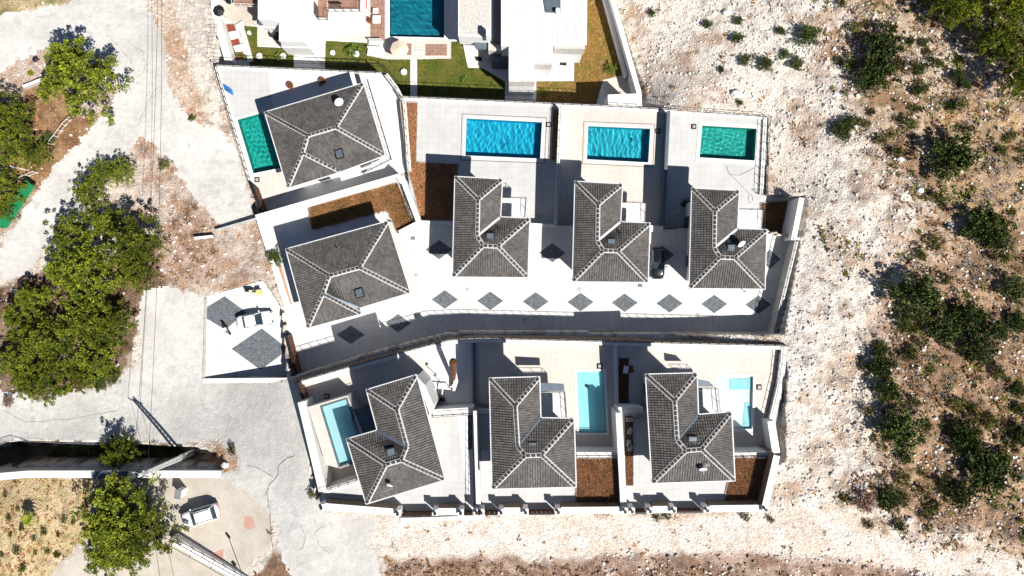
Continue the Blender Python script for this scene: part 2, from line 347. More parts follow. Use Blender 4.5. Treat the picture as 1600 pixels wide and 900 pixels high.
def soft(poly, s=10):
    k = s/10.0 if s > 40 else 1.0
    return np.clip(sdf(poly, GPX+(wx-GPX)*k, GPY+(wy-GPY)*k)/s+.5, 0, 1)[..., None]
n1 = fbm(GX, GY, 7, 41)[..., None]; n2 = fbm(GX, GY, 1.6, 51)[..., None]; n3 = fbm(GX, GY, .8, 61, 2)[..., None]
def C(*a): return np.array(a)
white = C(.80, .72, .63); base = white*(1-np.clip((n1-.5)*3, 0, 1))+C(.72, .60, .50)*np.clip((n1-.5)*3, 0, 1)
nb = fbm(GX, GY, 3.4, 141)[..., None]; patch = np.clip((n2-.56)*6, 0, 1)*.5+np.clip((nb-.55)*7, 0, 1)*.62*(GPX[..., None] > 930); patch = np.clip(patch, 0, .8)
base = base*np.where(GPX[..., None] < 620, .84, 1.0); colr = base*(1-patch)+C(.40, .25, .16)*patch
def blend(col, poly, c1, c2, s=10, k=3.0, amt=1.0):
    t = np.clip((n2-.5)*k+.5, 0, 1); c = C(*c1)*(1-t)+C(*c2)*t; m = soft(poly, s)*amt; return col*(1-m)+c*m
colr = blend(colr, [(-200,-100),(130,-100),(110,4),(60,14),(0,48),(-200,80)], (.50,.38,.24), (.30,.25,.10))
colr = blend(colr, [(0,90),(90,75),(160,95),(190,140),(180,190),(110,260),(60,330),(-90,420),(-90,120)], (.52,.41,.34), (.40,.28,.20))
colr = blend(colr, [(44,135),(85,118),(100,140),(110,190),(150,180),(140,210),(60,300),(20,320),(0,200)], (.24,.13,.065), (.36,.22,.12), 6)
colr = blend(colr, [(232,-60),(300,-60),(290,60),(305,120),(330,200),(280,180),(262,120),(252,60)], (.62,.50,.40), (.50,.33,.22), 10)
colr = blend(colr, [(215,216),(250,225),(345,352),(400,345),(432,440),(322,463),(225,450),(205,330)], (.56,.46,.39), (.42,.28,.20), 10, 5)
colr = blend(colr, [(255,350),(310,330),(340,380),(335,440),(280,440),(255,400)], (.30,.16,.09), (.48,.36,.29), 16, 5, .8)
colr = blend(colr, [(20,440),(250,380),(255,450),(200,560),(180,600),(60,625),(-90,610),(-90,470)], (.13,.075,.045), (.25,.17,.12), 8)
SCR = [(1290,-80),(1700,-80),(1700,890),(1560,858),(1440,836),(1310,790),(1330,770),(1372,740),(1362,660),(1376,560),(1400,480),(1418,420),(1430,330),(1380,260),(1335,190),(1310,120),(1290,60)]
colr = blend(colr, SCR, (.56,.41,.29), (.33,.205,.12), 80, 5)
colr = blend(colr, [(1330,0),(1600,100),(1540,110),(1490,150),(1560,330),(1520,210),(1400,60)], (.72,.61,.50), (.60,.46,.32), 25, 3, .8)
colr = blend(colr, [(1420,420),(1700,330),(1700,860),(1440,830),(1370,760),(1380,560)], (.42,.26,.15), (.24,.15,.09), 40, 4, .7)
colr = blend(colr, [(1470,160),(1600,150),(1600,360),(1500,330),(1440,250)], (.42,.27,.12), (.50,.36,.24), 20, 4, .8)
colr = blend(colr, [(598,872),(700,870),(900,872),(1100,862),(1300,872),(1440,897),(1440,960),(598,960)], (.46,.33,.26), (.27,.17,.12), 14, 5)
colr = blend(colr, [(1195,380),(1260,370),(1280,540),(1240,700),(1225,640),(1225,540)], (.80,.74,.69), (.72,.62,.54), 16)
colr = blend(colr, TRACK, (.70,.57,.47), (.77,.70,.63), 12, 3)
for oy in (0, 17): colr = blend(colr, [(590,828+oy),(760,826+oy),(1000,820+oy),(1230,812+oy),(1330,824+oy),(1450,858+oy),(1620,884+oy),(1620,891+oy),(1450,865+oy),(1330,831+oy),(1230,819+oy),(1000,827+oy),(760,833+oy),(590,835+oy)], (.66,.60,.54), (.74,.69,.64), 8, 3, .75)
for off in (-9, 9):
    colr = blend(colr, [(1302+off,120),(1308+off,250),(1300+off,400),(1306+off,560),(1290+off,700),(1262+off,790),(1256+off,788),(1283+off,698),(1299+off,560),(1293+off,400),(1301+off,250),(1295+off,120)], (.74,.68,.62), (.80,.75,.70), 8, 3, .45)
colr = blend(colr, [(-90,738),(150,744),(150,830),(110,870),(75,900),(40,960),(-90,960)], (.66,.50,.31), (.50,.40,.20), 8, 3)
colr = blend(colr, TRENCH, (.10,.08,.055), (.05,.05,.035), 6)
colr = blend(colr, [(330,690),(372,700),(378,735),(345,744),(330,720)], (.36,.22,.13), (.55,.44,.35), 6, 5)
colr = blend(colr, [(405,900),(430,862),(450,872),(472,905),(470,960),(400,960)], (.30,.17,.11), (.18,.12,.07), 6, 5)
far = np.clip(np.maximum(np.abs(GX)-71.9, np.abs(GY)-41.9)*4, 0, 1)[..., None]; lowf = fbm(GX, GY, 30, 171, 2)[..., None]
colr = colr*(1-far)+(C(.60,.48,.38)*(1-lowf)+C(.40,.28,.18)*lowf)*far
speck = np.clip((n3-.62)*8, 0, 1)*.5*detail_w(GX, GY, GZ)[..., None]; colr = colr*(1-speck*.7)
ny, nx = GX.shape
V = np.stack([GX, GY, np.where(dug, -11.0, GZ)], -1).reshape(-1, 3)
ii = (np.arange(ny-1)[:, None]*nx+np.arange(nx-1)[None, :])
F = np.stack([ii, ii+1, ii+nx+1, ii+nx], -1).reshape(-1, 4)
cxm = (GPX[:-1, :-1]+GPX[1:, 1:])/2; cym = (GPY[:-1, :-1]+GPY[1:, 1:])/2
jx = cxm+(fbm(GX, GY, 1.0, 71, 3)[:-1, :-1]-.5)*16; jy = cym+(fbm(GX, GY, 1.0, 81, 3)[:-1, :-1]-.5)*16
zone = np.zeros(jx.shape, int)
for k, pg in ((4, TRACK), (1, ROAD1), (2, ROAD2), (3, YARD)): zone[inside(pg, jx, jy)] = k
zone[(np.abs(GX[:-1, :-1]) > 73) | (np.abs(GY[:-1, :-1]) > 43)] = 0
alld = (dug[:-1, :-1] & dug[1:, 1:] & dug[1:, :-1] & dug[:-1, 1:])
zone[alld] = 9; zone = zone.ravel()
def ground_mat():
    m = bpy.data.materials.new('rocky_ground'); m.use_nodes = True; nt = m.node_tree; N = nt.nodes; Lk = nt.links; b = N['Principled BSDF']
    b.inputs['Roughness'].default_value = .95; b.inputs['Specular IOR Level'].default_value = .15
    geo = N.new('ShaderNodeNewGeometry'); at = N.new('ShaderNodeAttribute'); at.attribute_name = 'tint'
    out = at.outputs['Color']
    for sc_, a, b_ in ((2.2, .72, 1.25), (7.0, .55, 1.35)):
        n = N.new('ShaderNodeTexNoise'); n.inputs['Scale'].default_value = sc_; n.inputs['Detail'].default_value = 4; n.inputs['Roughness'].default_value = .7
        Lk.new(geo.outputs['Position'], n.inputs['Vector']); mr = N.new('ShaderNodeMapRange'); mr.inputs['From Min'].default_value = .3; mr.inputs['From Max'].default_value = .7
        mr.inputs['To Min'].default_value = a; mr.inputs['To Max'].default_value = b_; Lk.new(n.outputs['Fac'], mr.inputs['Value'])
        mx = N.new('ShaderNodeVectorMath'); mx.operation = 'SCALE'; Lk.new(out, mx.inputs[0]); Lk.new(mr.outputs[0], mx.inputs['Scale']); out = mx.outputs[0]
    Lk.new(out, b.inputs['Base Color'])
    n = N.new('ShaderNodeTexNoise'); n.inputs['Scale'].default_value = 4.5; n.inputs['Detail'].default_value = 5; Lk.new(geo.outputs['Position'], n.inputs['Vector'])
    bp = N.new('ShaderNodeBump'); bp.inputs['Strength'].default_value = 1.0; bp.inputs['Distance'].default_value = .18
    Lk.new(n.outputs['Fac'], bp.inputs['Height']); Lk.new(bp.outputs['Normal'], b.inputs['Normal']); return m
M_ground = ground_mat()
def ground_piece(name, sel, m):
    f = F[sel]; u, inv = np.unique(f, return_inverse=True); me = bpy.data.meshes.new(name)
    me.from_pydata(V[u].tolist(), [], inv.reshape(-1, 4).tolist()); me.materials.append(m)
    ca = me.color_attributes.new('tint', 'FLOAT_COLOR', 'POINT')
    c4 = np.concatenate([np.clip(colr.reshape(-1, 3)[u], .01, .85), np.ones((len(u), 1))], 1).astype(np.float32); ca.data.foreach_set('color', c4.ravel())
    me.polygons.foreach_set('use_smooth', [True]*len(me.polygons))
    o = bpy.data.objects.new(name, me); COL.objects.link(o); WO[o] = Vector((0, 0, 0)); return structure(o)
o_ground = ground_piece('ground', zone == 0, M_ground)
o_r1 = ground_piece('hairpin_road', zone == 1, M_road)
o_r2 = ground_piece('lower_road', zone == 2, M_road)
o_yard = ground_piece('front_yard_paving', zone == 3, M_paver)
o_track = ground_piece('dirt_track', zone == 4, M_ground)
# ------------------------------------------------------------------ roofs and villas
def tile_face(mbv, mbf, pts):
    p0, p1 = Vector(pts[0]), Vector(pts[1]); u = (p1-p0).normalized()
    n = Vector((0, 0, 0))
    for i in range(1, len(pts)-1): n += (Vector(pts[i])-p0).cross(Vector(pts[i+1])-p0)
    n.normalize(); n = n if n.z > 0 else -n
    v = n.cross(u); cen = sum((Vector(p) for p in pts), Vector())/len(pts)
    if v.dot(cen-p0) < 0: v = -v
    uv = [((Vector(p)-p0).dot(u), (Vector(p)-p0).dot(v)) for p in pts]
    us = [a for a, _ in uv]; vs = [b for _, b in uv]; du, dv = .285, .37
    gu, gv = np.meshgrid(np.arange(min(us)+du/2, max(us), du), np.arange(.06, max(vs), dv)); gu = gu.ravel(); gv = gv.ravel()+dv/2
    k = sdf(uv, gu, gv) > .03; gu, gv = gu[k], gv[k]
    prof = [(-.5, 0), (-.22, 0), (-.08, .055), (.30, .06), (.46, 0)]
    T = []
    for e, lift in ((-.53, .062), (.5, .012)):
        for a, h in prof: T.append((a*du, e*dv, h+lift))
    T += [(a*du, -.53*dv, .0) for a in (-.5, .46)]
    T = np.array(T); fs = [(i, i+1, i+6, i+5) for i in range(4)]+[(10, 11, 4, 3, 2, 1, 0)]
    U, Vv, Nn, O = map(np.array, (u, v, n, p0))
    jit = RNG.rand(len(gu), 1)*.014
    loc = T[None]+np.stack([gu, gv, jit[:, 0]], -1)[:, None]
    W = O+loc[..., :1]*U+loc[..., 1:2]*Vv+loc[..., 2:3]*Nn
    flip = u.cross(v).dot(n) < 0
    for j in range(len(W)):
        b = len(mbv); mbv.extend(map(tuple, W[j])); mbf.extend([tuple(b+i for i in (f[::-1] if flip else f)) for f in fs])
def caps(mbm, mbc, a, b):
    a = Vector(a); b = Vector(b); d = (b-a); L = d.length; d.normalize(); q = Vector((-d.y, d.x, 0)).normalized(); up = Vector((0, 0, 1))
    mbm.add([a-q*.28+up*.02, b-q*.28+up*.02, b-q*.13+up*.12, a-q*.13+up*.12, a+q*.13+up*.12, b+q*.13+up*.12, b+q*.28+up*.02, a+q*.28+up*.02],
            [(0, 1, 2, 3), (3, 2, 5, 4), (4, 5, 6, 7), (0, 3, 4, 7), (1, 6, 5, 2)])
    n = max(1, int(L/.50))
    for i in range(n):
        c = a+d*((i+.5)*L/n); s = d*.205; r = .15
        mbc.add([c-s-q*r+up*.13, c+s-q*r+up*.13, c+s*1.05-q*.05+up*.21, c-s*1.05-q*.05+up*.21, c-s+q*r+up*.13, c+s+q*r+up*.13, c+s*1.05+q*.05+up*.21, c-s*1.05+q*.05+up*.21],
                [(0, 1, 2, 3), (3, 2, 6, 7), (7, 6, 5, 4), (0, 3, 7, 4), (1, 5, 6, 2)])
def inset(poly, d):
    a = sum(poly[i][0]*poly[(i+1) % len(poly)][1]-poly[(i+1) % len(poly)][0]*poly[i][1] for i in range(len(poly))); s = 1 if a > 0 else -1
    out = []; n = len(poly)
    for i in range(n):
        p0, p, p1 = (Vector(poly[j % n][:2]) for j in (i-1, i, i+1)); d0 = (p-p0).normalized(); d1 = (p1-p).normalized()
        n0 = Vector((-d0.y, d0.x))*s; n1_ = Vector((-d1.y, d1.x))*s; m = (n0+n1_).normalized(); out.append(p+m*d/max(.35, m.dot(n0)))
    return out
def dish(px, py, z, par, az, r=.42, label=None):
    c = P(px, py, z); o = bpy.data.objects.new('satellite_dish', None); COL.objects.link(o); o.parent = par; WO[o] = c; o.location = c-WO[par]
    d = Vector((math.cos(az), math.sin(az), .75)).normalized(); u = d.orthogonal().normalized(); v = d.cross(u); hc = c+Vector((0, 0, .75))
    vs = [hc-d*.08]; fs = []
    for k, rr in enumerate((.5, 1)):
        for i in range(16): t = 6.2832*i/16; vs.append(hc+(u*math.cos(t)+v*math.sin(t))*r*rr-d*.08*(1-rr*rr))
    for i in range(16): fs.append((0, 1+i, 1+(i+1) % 16)); fs.append((1+i, 17+i, 17+(i+1) % 16, 1+(i+1) % 16))
    MB().add(vs, fs).build('dish_bowl', M_white, o, True)
    m = MB().tube(c-Vector((0, 0, .3)), hc-d*.1, .03); m.tube(hc-d*.1, hc+d*.45+Vector((0, 0, -.12)), .015, 4); m.box(hc+d*.45+Vector((0, 0, -.1)), (.09, .09, .09)); m.build('mast', M_steel, o)
def villa(label, px, faces, ridges, valleys, ze, zf, sky_at=None, chim=None, ph=.95, group='villas with hipped tile roofs', wins=True, name='villa'):
    R3 = {k: P(v[0], v[1], ze+v[2]) for k, v in px.items()}
    out = [k for k in px if px[k][2] == 0]; outline = [R3[k] for k in out]
    c = sum(outline, Vector())/len(outline)
    r = root(name, (c.x, c.y, zf), label, 'house', group)
    body = inset(outline, ph); MB().prism([Vector((p.x, p.y, ze-.12)) for p in body], zf-1.0).build('wall', M_white, r)
    rf = MB(); rf.prism([Vector((p.x, p.y, ze-.02)) for p in outline], ze-.22)
    for f in faces: rf.poly([R3[k]-Vector((0, 0, .015 if k in out else 0)) for k in f])
    ro = rf.build('roof', M_under, r)
    tv, tf = [], []
    for f in faces: tile_face(tv, tf, [R3[k] for k in f])
    t = mesh_obj('roof_tiles', tv, tf, M_tile, ro); t['kind'] = 'stuff'
    mm, mc = MB(), MB()
    for a, b in ridges: caps(mm, mc, R3[a], R3[b])
    mm.build('ridge_mortar', M_mortar, ro); q = mc.build('ridge_tiles', M_cap, ro); q['kind'] = 'stuff'
    vm = MB()
    for a, b, wd in valleys: vm.bar(R3[a]+Vector((0, 0, .14)), R3[b]+Vector((0, 0, .14)), wd, .05)
    if valleys: vm.build('valley_flashing', M_gutter if ze < 8 and 'beside' in label and 'angle' not in label or 'below' in label else M_slate, ro)
    g = MB(); n = len(outline); o2 = inset(outline, -.1)
    for i in range(n):
        a, b = o2[i], o2[(i+1) % n]; g.bar((a.x, a.y, ze-.05), (b.x, b.y, ze-.05), .13, .16)
    g.build('gutter', M_gutter, r)
    if sky_at:
        p0, ang, zz = P(sky_at[0], sky_at[1], ze+sky_at[3]), sky_at[2], 0
        s = MB().box(p0+Vector((0, 0, .13)), (1.0, 1.15, .22), ang, 0).build('skylight', M_metal, r)
        MB().box(p0+Vector((0, 0, .26)), (.8, .92, .05), ang, 0).build('pane', M_slate, s)
    if wins:
        m = len(body)
        for i in range(m):
            a, b = body[i], body[(i+1) % m]; L = (b-a).length
            if L < 2.2: continue
            d = (b-a)/L; nn = Vector((d.y, -d.x)); cc = Vector((c.x, c.y))
            if nn.dot((a+b)/2-cc) < 0: nn = -nn
            k = max(1, int(L/3.4)); ang = math.atan2(d.y, d.x)
            for q in range(k):
                for lv, hh in ((1.15, 2.1), (4.2, 1.3)):
                    zc = zf+lv+ (0 if hh > 2 else .2)
                    if zc+hh/2 > ze-.3: continue
                    wp = a+d*L*(q+.5)/k+nn*.02
                    wo = MB().box((wp.x, wp.y, zc), (1.5, .07, hh), ang).build('window', M_metal, r)
                    wp = wp+nn*.03; MB().box((wp.x, wp.y, zc), (1.3, .04, hh-.2), ang).build('pane', M_glass, wo)
    return r, R3
def upper_like(dx, dy, label, ze, zf, pts=None, **k):
    b = pts or {'a':(712,277,0),'b':(784,281,0),'c':(781,340,0),'d':(827,342,0),'e':(824,433,0),'f':(708,432,0),'r1':(747,312,1.35),'r2':(746,369,1.36),'r3':(755,384,1.72),'r4':(778,385,1.72)}
    px = {q: (v[0]+dx, v[1]+dy, v[2]) for q, v in b.items()}
    faces = [('a','b','r1'),('f','a','r1','r2','r3'),('b','c','r2','r1'),('c','d','r4','r3','r2'),('d','e','r4'),('e','f','r3','r4')]
    ridges = [('a','r1'),('b','r1'),('r1','r2'),('r2','r3'),('r3','r4'),('r4','d'),('r4','e'),('r3','f')]
    return villa(label, px, faces, ridges, [('c','r2',.28)], ze, zf, **k)
ZU = ZB+7.2
v3, R3 = upper_like(0, 0, 'grey tile hipped villa beside the largest blue pool in the straight upper row', ZU, ZB, sky_at=(766, 371, 0, 1.05))
v4, R4 = upper_like(187.5, 7.5, 'grey tile hipped villa below the aqua pool, black car parked beside it', ZU, ZB, sky_at=(955, 380, 0, 1.05))
v5, R5 = upper_like(370, 18, 'grey tile hipped villa below the small teal pool, white dish beside its skylight', ZU, ZB, sky_at=(1142, 389, 0, 1.05))
dish(1156, 382, ZU+1.0, v5, 5.2, .5); 
def antenna(px, py, z, par, h=1.6, nm='antenna'):
    a = P(px, py, z); m = MB().tube(a, a+Vector((0, 0, h)), .03, 5); m.tube(a+Vector((-.5, -.2, h)), a+Vector((.5, .2, h)), .02, 4)
    for t in (-.4, -.1, .2, .45): m.tube(a+Vector((t-.06, t*.4+.22, h)), a+Vector((t+.06, t*.4-.22, h)), .012, 4)
    m.build(nm, M_steel, par)
def vent(px, py, z, par):
    a = P(px, py, z); MB().tube(a, a+Vector((0, 0, .5)), .08, 8).build('vent_pipe', M_metal, par)
vent(780, 357, ZU+.7, v3); vent(969, 364, ZU+.7, v4); antenna(1125, 398, ZU+1.0, v5, .6); vent(1162,455,ZU,v5)
ZL = ZD+7.2
L7 = {'a':(766,592,0),'b':(842,590,0),'c':(844,654,0),'d':(896,655,0),'e':(899,760,0),'f':(770,763,0),'r1':(805,634,1.4),'r2':(809,698,1.42),'r3':(821,712,1.85),'r4':(846,711,1.85)}
v7, R7 = upper_like(0, 0, 'grey tile hipped villa beside the bright turquoise pool, middle of the lower row', ZL, ZD, pts=L7, sky_at=(832, 698, 0, 1.15))
L8 = {'a':(1010,586,0),'b':(1088,584,0),'c':(1090,649,0),'d':(1142,645,0),'e':(1147,750,0),'f':(1020,754,0),'r1':(1054,626,1.4),'r2':(1058,688,1.42),'r3':(1072,704,1.85),'r4':(1096,702,1.85)}
v8, R8 = upper_like(0, 0, 'grey tile hipped villa beside the near white pool, east end of the lower row', ZL, ZD, pts=L8, sky_at=(1082, 689, 0, 1.15))
dish(1096, 731, ZL+.75, v8, 4.7, .45); antenna(1098, 726, ZL+.8, v8, .8)
LC = {'a':(574,610,0),'b':(650,587,0),'e':(694,749,0),'f':(573,786,0),'d':(543,687,0),'c':(591,673,0),'r1':(620,640,1.4),'r2':(636,697,1.42),'r3':(627,719,1.85),'r4':(603,726,1.85)}
vC, RC = villa('grey tile hipped villa turned at an angle beside the narrow pale turquoise pool', LC,
    [('b','a','r1'),('e','b','r1','r2','r3'),('a','c','r2','r1'),('c','d','r4','r3','r2'),('d','f','r4'),('f','e','r3','r4')],
    [('a','r1'),('b','r1'),('r1','r2'),('r2','r3'),('r3','r4'),('r4','d'),('r3','e'),('r4','f')], [('c','r2',.42)], ZL, ZD, sky_at=(612, 707, .26, 1.2))
antenna(609, 762, ZL+.65, vC, 1.0); dish(611, 756, ZL+.9, vC, 4.5, .35)
LA = {'a':(415,176,0),'b':(567,131,0),'c':(601,242,0),'n1':(531,268,0),'e':(450,293,0),'rA':(481,212,2.0),'rB':(525,199,2.0),'rC':(473,239,1.5)}
vA, RA = villa('brown tile hipped villa turned at an angle beside the teal pool, upper west corner', LA,
    [('a','b','rB','rA'),('e','a','rA','rC'),('b','c','rB'),('c','n1','rC','rA','rB'),('n1','e','rC')],
    [('a','rA'),('b','rB'),('rA','rB'),('rA','rC'),('rB','c'),('rC','n1'),('rC','e')], [], ZA+5.2, ZA, sky_at=(531, 241, .28, 1.0), ph=.7)
dish(532, 162, ZA+5.9, vA, 5.3, .55)
LB = {'a':(448,390,0),'b':(605,347,0),'c':(640,457,0),'n1':(561,481,0),'n2':(564,490,0),'e':(481,512,0),'rA':(515,431,2.0),'rB':(562,418,2.0),'rC':(505,459,1.5)}
vB, RB = villa('grey tile hipped villa turned at an angle between grass bed and parking court', LB,
    [('a','b','rB','rA'),('e','a','rA','rC'),('b','c','rB'),('c','n1','rC','rA','rB'),('n2','e','rC')],
    [('a','rA'),('b','rB'),('rA','rB'),('rA','rC'),('rB','c'),('rC','n2'),('rC','e')], [('rC','n1',.3)], ZC+5.6, ZC, sky_at=(562, 458, .28, 1.0), ph=.7)
vent(527, 387, ZC+6.2, vB)
# balconies
def balcony(par, q, z, m=M_speck, rail=(), zb=None, nm='balcony'):
    o = MB().prism([P(a, b, z) for a, b in q], z-.25 if zb is None else zb).build(nm, m, par)
    if rail: railing([P(a, b, z)+Vector((0, 0, .0)) for a, b in rail], z, 1.0, '', world=True, parent=o, name='balcony_railing', step=1.3)
    return o
for vv, (dx, dy) in ((v3, (0, 0)), (v4, (187.5, 7.5)), (v5, (370, 18))):
    q = [(783+dx, 309+dy), (822+dx, 310+dy), (820+dx, 341+dy), (779+dx, 340+dy)]
    balcony(vv, q, ZB+3.3, rail=[q[0], q[1], q[2]])
q = [(843,594),(880,594),(884,656),(843,656)]; balcony(v7, [(843,612),(882,612),(885,656),(843,656)], ZD+3.3, rail=[(843,612),(882,612),(885,656)])
balcony(v7, [(842,598),(881,600),(882,611),(843,611)], ZD+4.6, M_slate, nm='canopy')
balcony(v8, [(1089,606),(1118,606),(1122,646),(1090,648)], ZD+3.3, rail=[(1089,606),(1118,606),(1122,646)])
balcony(v8, [(1088,592),(1108,596),(1116,604),(1089,604)], ZD+4.6, M_slate, nm='canopy')
balcony(vC, [(551,640),(577,632),(593,672),(560,683)], ZD+3.0, M_slate, rail=[(560,683),(551,640),(577,632)])
balcony(vC, [(651,588),(664,602),(678,634),(672,650)], ZD+6.4, M_white, nm='side_parapet', zb=ZD+.2)
balcony(vA, [(529,268),(562,259),(566,272),(533,282)], ZA+4.2, M_white, nm='porch_roof', zb=ZA+3.8)
balcony(vA, [(568,124),(575,126),(612,249),(600,262),(566,272),(600,243)], ZA+3.3, M_white, nm='side_terrace', rail=[(575,126),(612,249),(566,272)])
balcony(vB, [(607,346),(613,347),(648,452),(640,457)], ZC+.6, M_cream, nm='side_step')
# ------------------------------------------------------------------ pools
def water_mat(name, c):
    m = bpy.data.materials.new(name); m.use_nodes = True; b = m.node_tree.nodes['Principled BSDF']
    b.inputs['Base Color'].default_value = (*c, 1); b.inputs['Roughness'].default_value = 0; b.inputs['Transmission Weight'].default_value = 1; b.inputs['IOR'].default_value = 1.33
    return m
def pool(px, z, label, tile, depth=1.5, cope=.42, amp=1.0, aniso=None, wl=-.14, tint=(.9, .98, 1), group=None, cm=M_cope, cope_up=.05, cat='swimming pool', lamr=(.5, 1.6), steps=None, waves=26):
    pts = [P(a, b, z) for a, b in px]
    a_ = sum(pts[i].x*pts[(i+1) % 4].y-pts[(i+1) % 4].x*pts[i].y for i in range(4))
    if a_ < 0: pts = pts[::-1]
    c = sum(pts, Vector())/4; r = root('swimming_pool', (c.x, c.y, z-depth), label, cat, group)
    mb = MB(); lo = [Vector((p.x, p.y, z-depth)) for p in pts]; hi = [Vector((p.x, p.y, z)) for p in pts]
    mb.add(lo+hi, [(0, 1, 2, 3)]+[((i+1) % 4, i, 4+i, 4+(i+1) % 4) for i in range(4)])
    b = mb.build('basin', tile, r); b.cycles.is_caustics_receiver = True
    if cope:
        o2 = inset(pts, -cope); mc = MB()
        for i in range(4):
            j = (i+1) % 4; t = z+cope_up
            mc.add([(*pts[i][:2], t), (*pts[j][:2], t), (*o2[j], t), (*o2[i], t), (*pts[i][:2], z-.2), (*pts[j][:2], z-.2), (*o2[j], z-.1), (*o2[i], z-.1)],
                   [(3, 2, 1, 0), (0, 1, 5, 4), (2, 3, 7, 6)])
        mc.build('coping', cm, r)
    L = (pts[1]-pts[0]).length; Wd = (pts[3]-pts[0]).length; NX = int(L/.12)+2; NY = int(Wd/.12)+2
    s, t = np.meshgrid(np.linspace(0, 1, NX), np.linspace(0, 1, NY)); A = [np.array(p) for p in pts]
    XY = ((1-s)*(1-t))[..., None]*A[0]+(s*(1-t))[..., None]*A[1]+(s*t)[..., None]*A[2]+((1-s)*t)[..., None]*A[3]
    zz = np.zeros(s.shape)
    for k in range(waves):
        lam = RNG.uniform(*lamr); th = RNG.uniform(0, 6.28) if aniso is None else RNG.normal(aniso, .38)
        zz += np.sin(6.283/lam*(XY[..., 0]*math.cos(th)+XY[..., 1]*math.sin(th))+RNG.uniform(0, 6.28))*.0042*lam*amp
    XY[..., 2] = z+wl+zz*.8
    f = [(j*NX+i, j*NX+i+1, (j+1)*NX+i+1, (j+1)*NX+i) for j in range(NY-1) for i in range(NX-1)]
    wo = mesh_obj('water', XY.reshape(-1, 3), f, water_mat('pool_water', tint), r, True); wo.cycles.is_caustics_caster = True
    return r
T_teal = mat('teal_pool_tile', (.004, .36, .29), (.02, .48, .40), .8, .5, fine=.04)
T_blue = mat('blue_pool_tile', (.002, .41, .62), (.006, .49, .70), .8, .5)
T_blue2 = mat('aqua_pool_tile', (.01, .42, .54), (.02, .50, .62), .8, .5)
T_pale = mat('pale_turquoise_pool_tile', (.50, .82, .84), (.54, .84, .86), .8, .5)
T_turq = mat('turquoise_pool_tile', (.40, .85, .90), (.43, .87, .91), .8, .5)
T_deep = mat('deep_teal_pool_tile', (.0, .15, .22), (.004, .24, .31), .8, .5)
T_white = mat('white_pool_plaster', (.80, .84, .83), (.84, .87, .86), .8, .5)
pool(POOL_A, ZA, 'narrow teal pool with fine ripples beside the angled villa in the upper west corner', T_teal, cope=.3, amp=1.0, lamr=(.3, .8), wl=-.2)
pool(POOL_3, ZB, 'largest bright blue pool with wavy light lines, west in the straight upper row', T_blue, cope=.38, amp=1.25, aniso=.25, wl=-.12, waves=40, lamr=(.32, 1.3))
pool(POOL_4, ZB, 'bright aqua blue pool with curved ripples between two other upper pools', T_blue2, cope=.38, amp=1.45, aniso=.1, wl=-.12, waves=34, lamr=(.3, .95))
pool(POOL_5, ZB, 'small teal green rippled pool at the east end of the upper row', T_teal, cope=.5, amp=1.0, lamr=(.35, .9), wl=-.2, depth=1.6)
pool(POOL_C, ZPC, 'narrow pale turquoise pool half in shade beside the angled lower villa', T_pale, cope=.2, amp=.12, wl=-.12, cm=M_slate, depth=.45)
pool(POOL_7, ZD, 'calm turquoise rectangular pool with white rim in the middle of the lower row', T_turq, cope=.3, amp=.12, wl=-.06, cm=M_white, depth=.35)
p8 = pool(POOL_8, ZD, 'near white shallow pool with two turquoise deeper ends on the lower east terrace', T_white, cope=.3, amp=.1, wl=-.10, cm=M_white, depth=.5)
T_turq2 = mat('turquoise_step_tile', (.30, .74, .80), (.45, .80, .84), 1.5, .5)
for q in ([(1140,592),(1173,591),(1174,608),(1140,609)], [(1163,629),(1175,629),(1174,667),(1160,667)]):
    MB().prism([P(a, b, ZD-.45) for a, b in q], ZD-.5).build('deep_end_floor', T_turq2, p8).cycles.is_caustics_receiver = True
pool(POOL_N, ZG, 'deep teal pool with steps in the lawn garden at the top', T_deep, cope=.5, amp=.9, lamr=(.5, 1.2), wl=-.2, aniso=1.2)
for q, z, l in (((857,195),ZB,'upright pool pump hatch beside the largest blue pool'),((1028,205),ZB,'square pool pump hatch beside the aqua blue pool'),((1084,198),ZB,'square pool pump hatch west of the small teal green pool'),
             ((1186,605),ZD,'square pool pump hatch east of the near white pool'),((937,572),ZD,'square pool pump hatch in shade above the turquoise pool'),((511,619),ZD,'square pool pump hatch above the narrow pale turquoise pool'),((402,281),ZA,'square pool pump hatch below the teal pool of the west villa')):
    c = P(*q, z); o = MB().box(c+Vector((0, 0, .06)), (.62, .62, .12)).build('pump_hatch', M_metal); tag(o, l, 'hatch', 'pool pump hatches')
    MB().box(c+Vector((0, 0, .13)), (.36, .36, .04)).build('lid', M_conc, o)
# ------------------------------------------------------------------ paving details
M_drain = mat('brown_drain_grating', (.20, .16, .13), (.26, .21, .17), 4)
def sheet_hole(name, outer, holes, z, m, par, up=.01):
    import bmesh
    bm = bmesh.new(); es = []
    for rg in [outer]+holes:
        vs = [bm.verts.new(P(*p, z)+Vector((0, 0, up))) for p in rg]; es += [bm.edges.new((vs[i], vs[(i+1) % len(vs)])) for i in range(len(vs))]
    bmesh.ops.triangle_fill(bm, edges=es, use_beauty=True)
    for f in bm.faces:
        if f.normal.z < 0: f.normal_flip()
    me = bpy.data.meshes.new(name); bm.to_mesh(me); bm.free(); me.materials.append(m)
    o = bpy.data.objects.new(name, me); COL.objects.link(o); o.parent = par; WO[o] = Vector((0, 0, 0)); o.location = -WO[par]; return o
def diamond(c, hw, hh, z, par, skew=0):
    pts = [(c[0], c[1]-hh), (c[0]+hw, c[1]+skew), (c[0], c[1]+hh), (c[0]-hw, c[1]+skew)]
    return sheet('cobble_diamond', pts, z, M_cobble, par, up=.012, kind='part')
